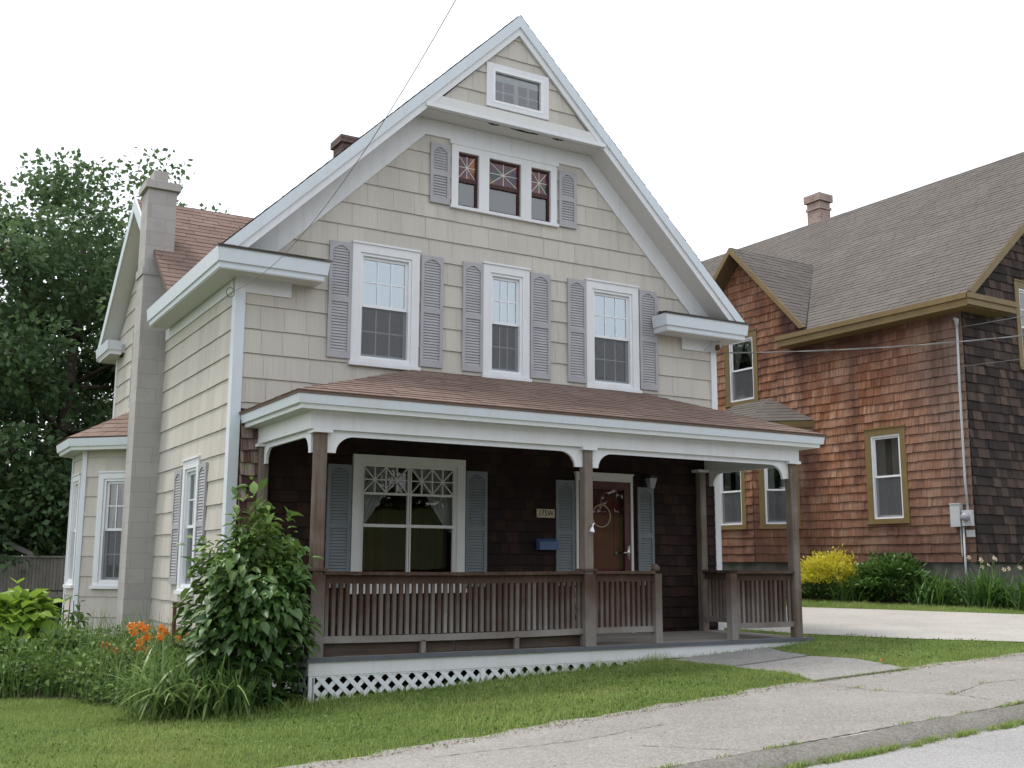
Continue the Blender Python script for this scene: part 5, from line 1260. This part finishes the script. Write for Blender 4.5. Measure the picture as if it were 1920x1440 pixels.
# old deck behind the house
DK = thing('deck', 'weathered wooden deck with a board railing behind the bay', 'deck', (-.4, 11.0, float(gz(-.4, 11))))
t = MB()
for i in range(20): t.cr = random.random(); x0 = -1.13+i*.062; t.box((x0, 11.0, .36), (x0+.056, 11.02, .98))
t.build('railing_boards', M_GREYW, DK)
t = MB(); t.cr = .8; t.box((-1.2, 10.96, .985), (.3, 11.06, 1.02)); t.build('top_rail', M_GREYW, DK)
t = MB(); t.cr = .9; t.box((-1.2, 10.97, .22), (.3, 11.05, .335)); t.box((-1.2, 11.06, .26), (.3, 13.2, .30)); t.build('deck_floor', M_DECK, DK)
for x0 in (-1.2, -.36):
    t = MB(); t.cr = .6; t.box((x0, 11.07, -.7), (x0+.11, 11.18, 1.04 if x0 < -1 else .2)); t.build('deck_post', M_GREYW, DK)
t = MB(); t.bar((-.62, 11.1, 1.03), (-1.6, 11.9, 1.55), .05, .09); t.build('stair_rail', M_GREYW, DK)
weeds('weeds', [(12.25, -2), (13.0, -2), (13.0, 6), (12.2, 5), (12.2, 3.4)], 7000, .42, .06, M_SHRUB)

weeds('clover', [(-3.2, -.9), (-1.2, -1.3), (-.2, -2.3), (4.6, -2.1), (4.5, -4.0), (1.8, -4.2), (-.1, -4.4), (-3.6, -4.3)], 9000, .045, .026, M_WEED)
weeds('clover', [(6.2, -1.9), (7.9, -1.5), (8.3, -3.6), (6.4, -3.9)], 2200, .045, .026, M_WEED)
def litter(name, n, seed):
    rng_ = np.random.default_rng(seed); x = rng_.uniform(-1, 8, n); y = np.interp(x, [-6, -.1, 1.8, 3.0, 4.6, 5.8, 7.6, 12], [-4.5, -4.45, -4.28, -4.2, -4.06, -4.10, -4.22, -4.3])-np.abs(rng_.normal(size=n))*.07+.03
    k = rng_.random(n) < .07; y[k] -= rng_.random(k.sum())*1.7
    p = np.stack([x, y, gz(x, y)+.006], 1); D = rng_.normal(size=(n, 3))*np.array([1, 1, .25]); Nn = unit(np.array([0, 0, 1.0])+rng_.normal(size=(n, 3))*.4); L = rng_.uniform(.008, .028, n)
    o = cards(name, diamond(p, D, Nn, L, L*.5), DIA, M_LITTER, None, rng_.random(n)); o['kind'] = 'stuff'
litter('leaf_litter', 1500, 91)

rng = np.random.default_rng(95)
def tall_weeds(name, P, n, h):
    xs_ = [p[0] for p in P]; ys_ = [p[1] for p in P]; x = rng.uniform(min(xs_), max(xs_), n*3); y = rng.uniform(min(ys_), max(ys_), n*3); k = in_poly(x, y, P); x, y = x[k][:n], y[k][:n]; n = len(x)
    a = rng.uniform(0, 6.283, n); hh = h*rng.uniform(.5, 1.2, n)*(.7+.5*np.sin(x*5+y*3)**2); ln = hh*rng.uniform(.1, .6, n); wd = rng.uniform(.006, .016, n)
    b = np.stack([x, y, gz(x, y)], 1); sd_ = np.stack([-np.sin(a)*wd/2, np.cos(a)*wd/2, 0*a], 1); d = np.stack([np.cos(a)*ln, np.sin(a)*ln, 0*a], 1); u = np.stack([0*a, 0*a, hh], 1)
    V = np.stack([b-sd_, b+sd_, b+d*.35+u*.6+sd_*.8, b+d*.35+u*.6-sd_*.8, b+d+u], 1)
    o = cards(name, V, [(0, 1, 2, 3), (3, 2, 4)], M_BLADE, None); o['kind'] = 'stuff'
tall_weeds('tall_weeds', [(-2.4, 1.2), (-1.5, .3), (-1.0, -1.0), (-.6, -1.5), (-.2, -.6), (-.1, 3.2), (-.9, 3.8), (-2.4, 3.5)], 2600, .62)
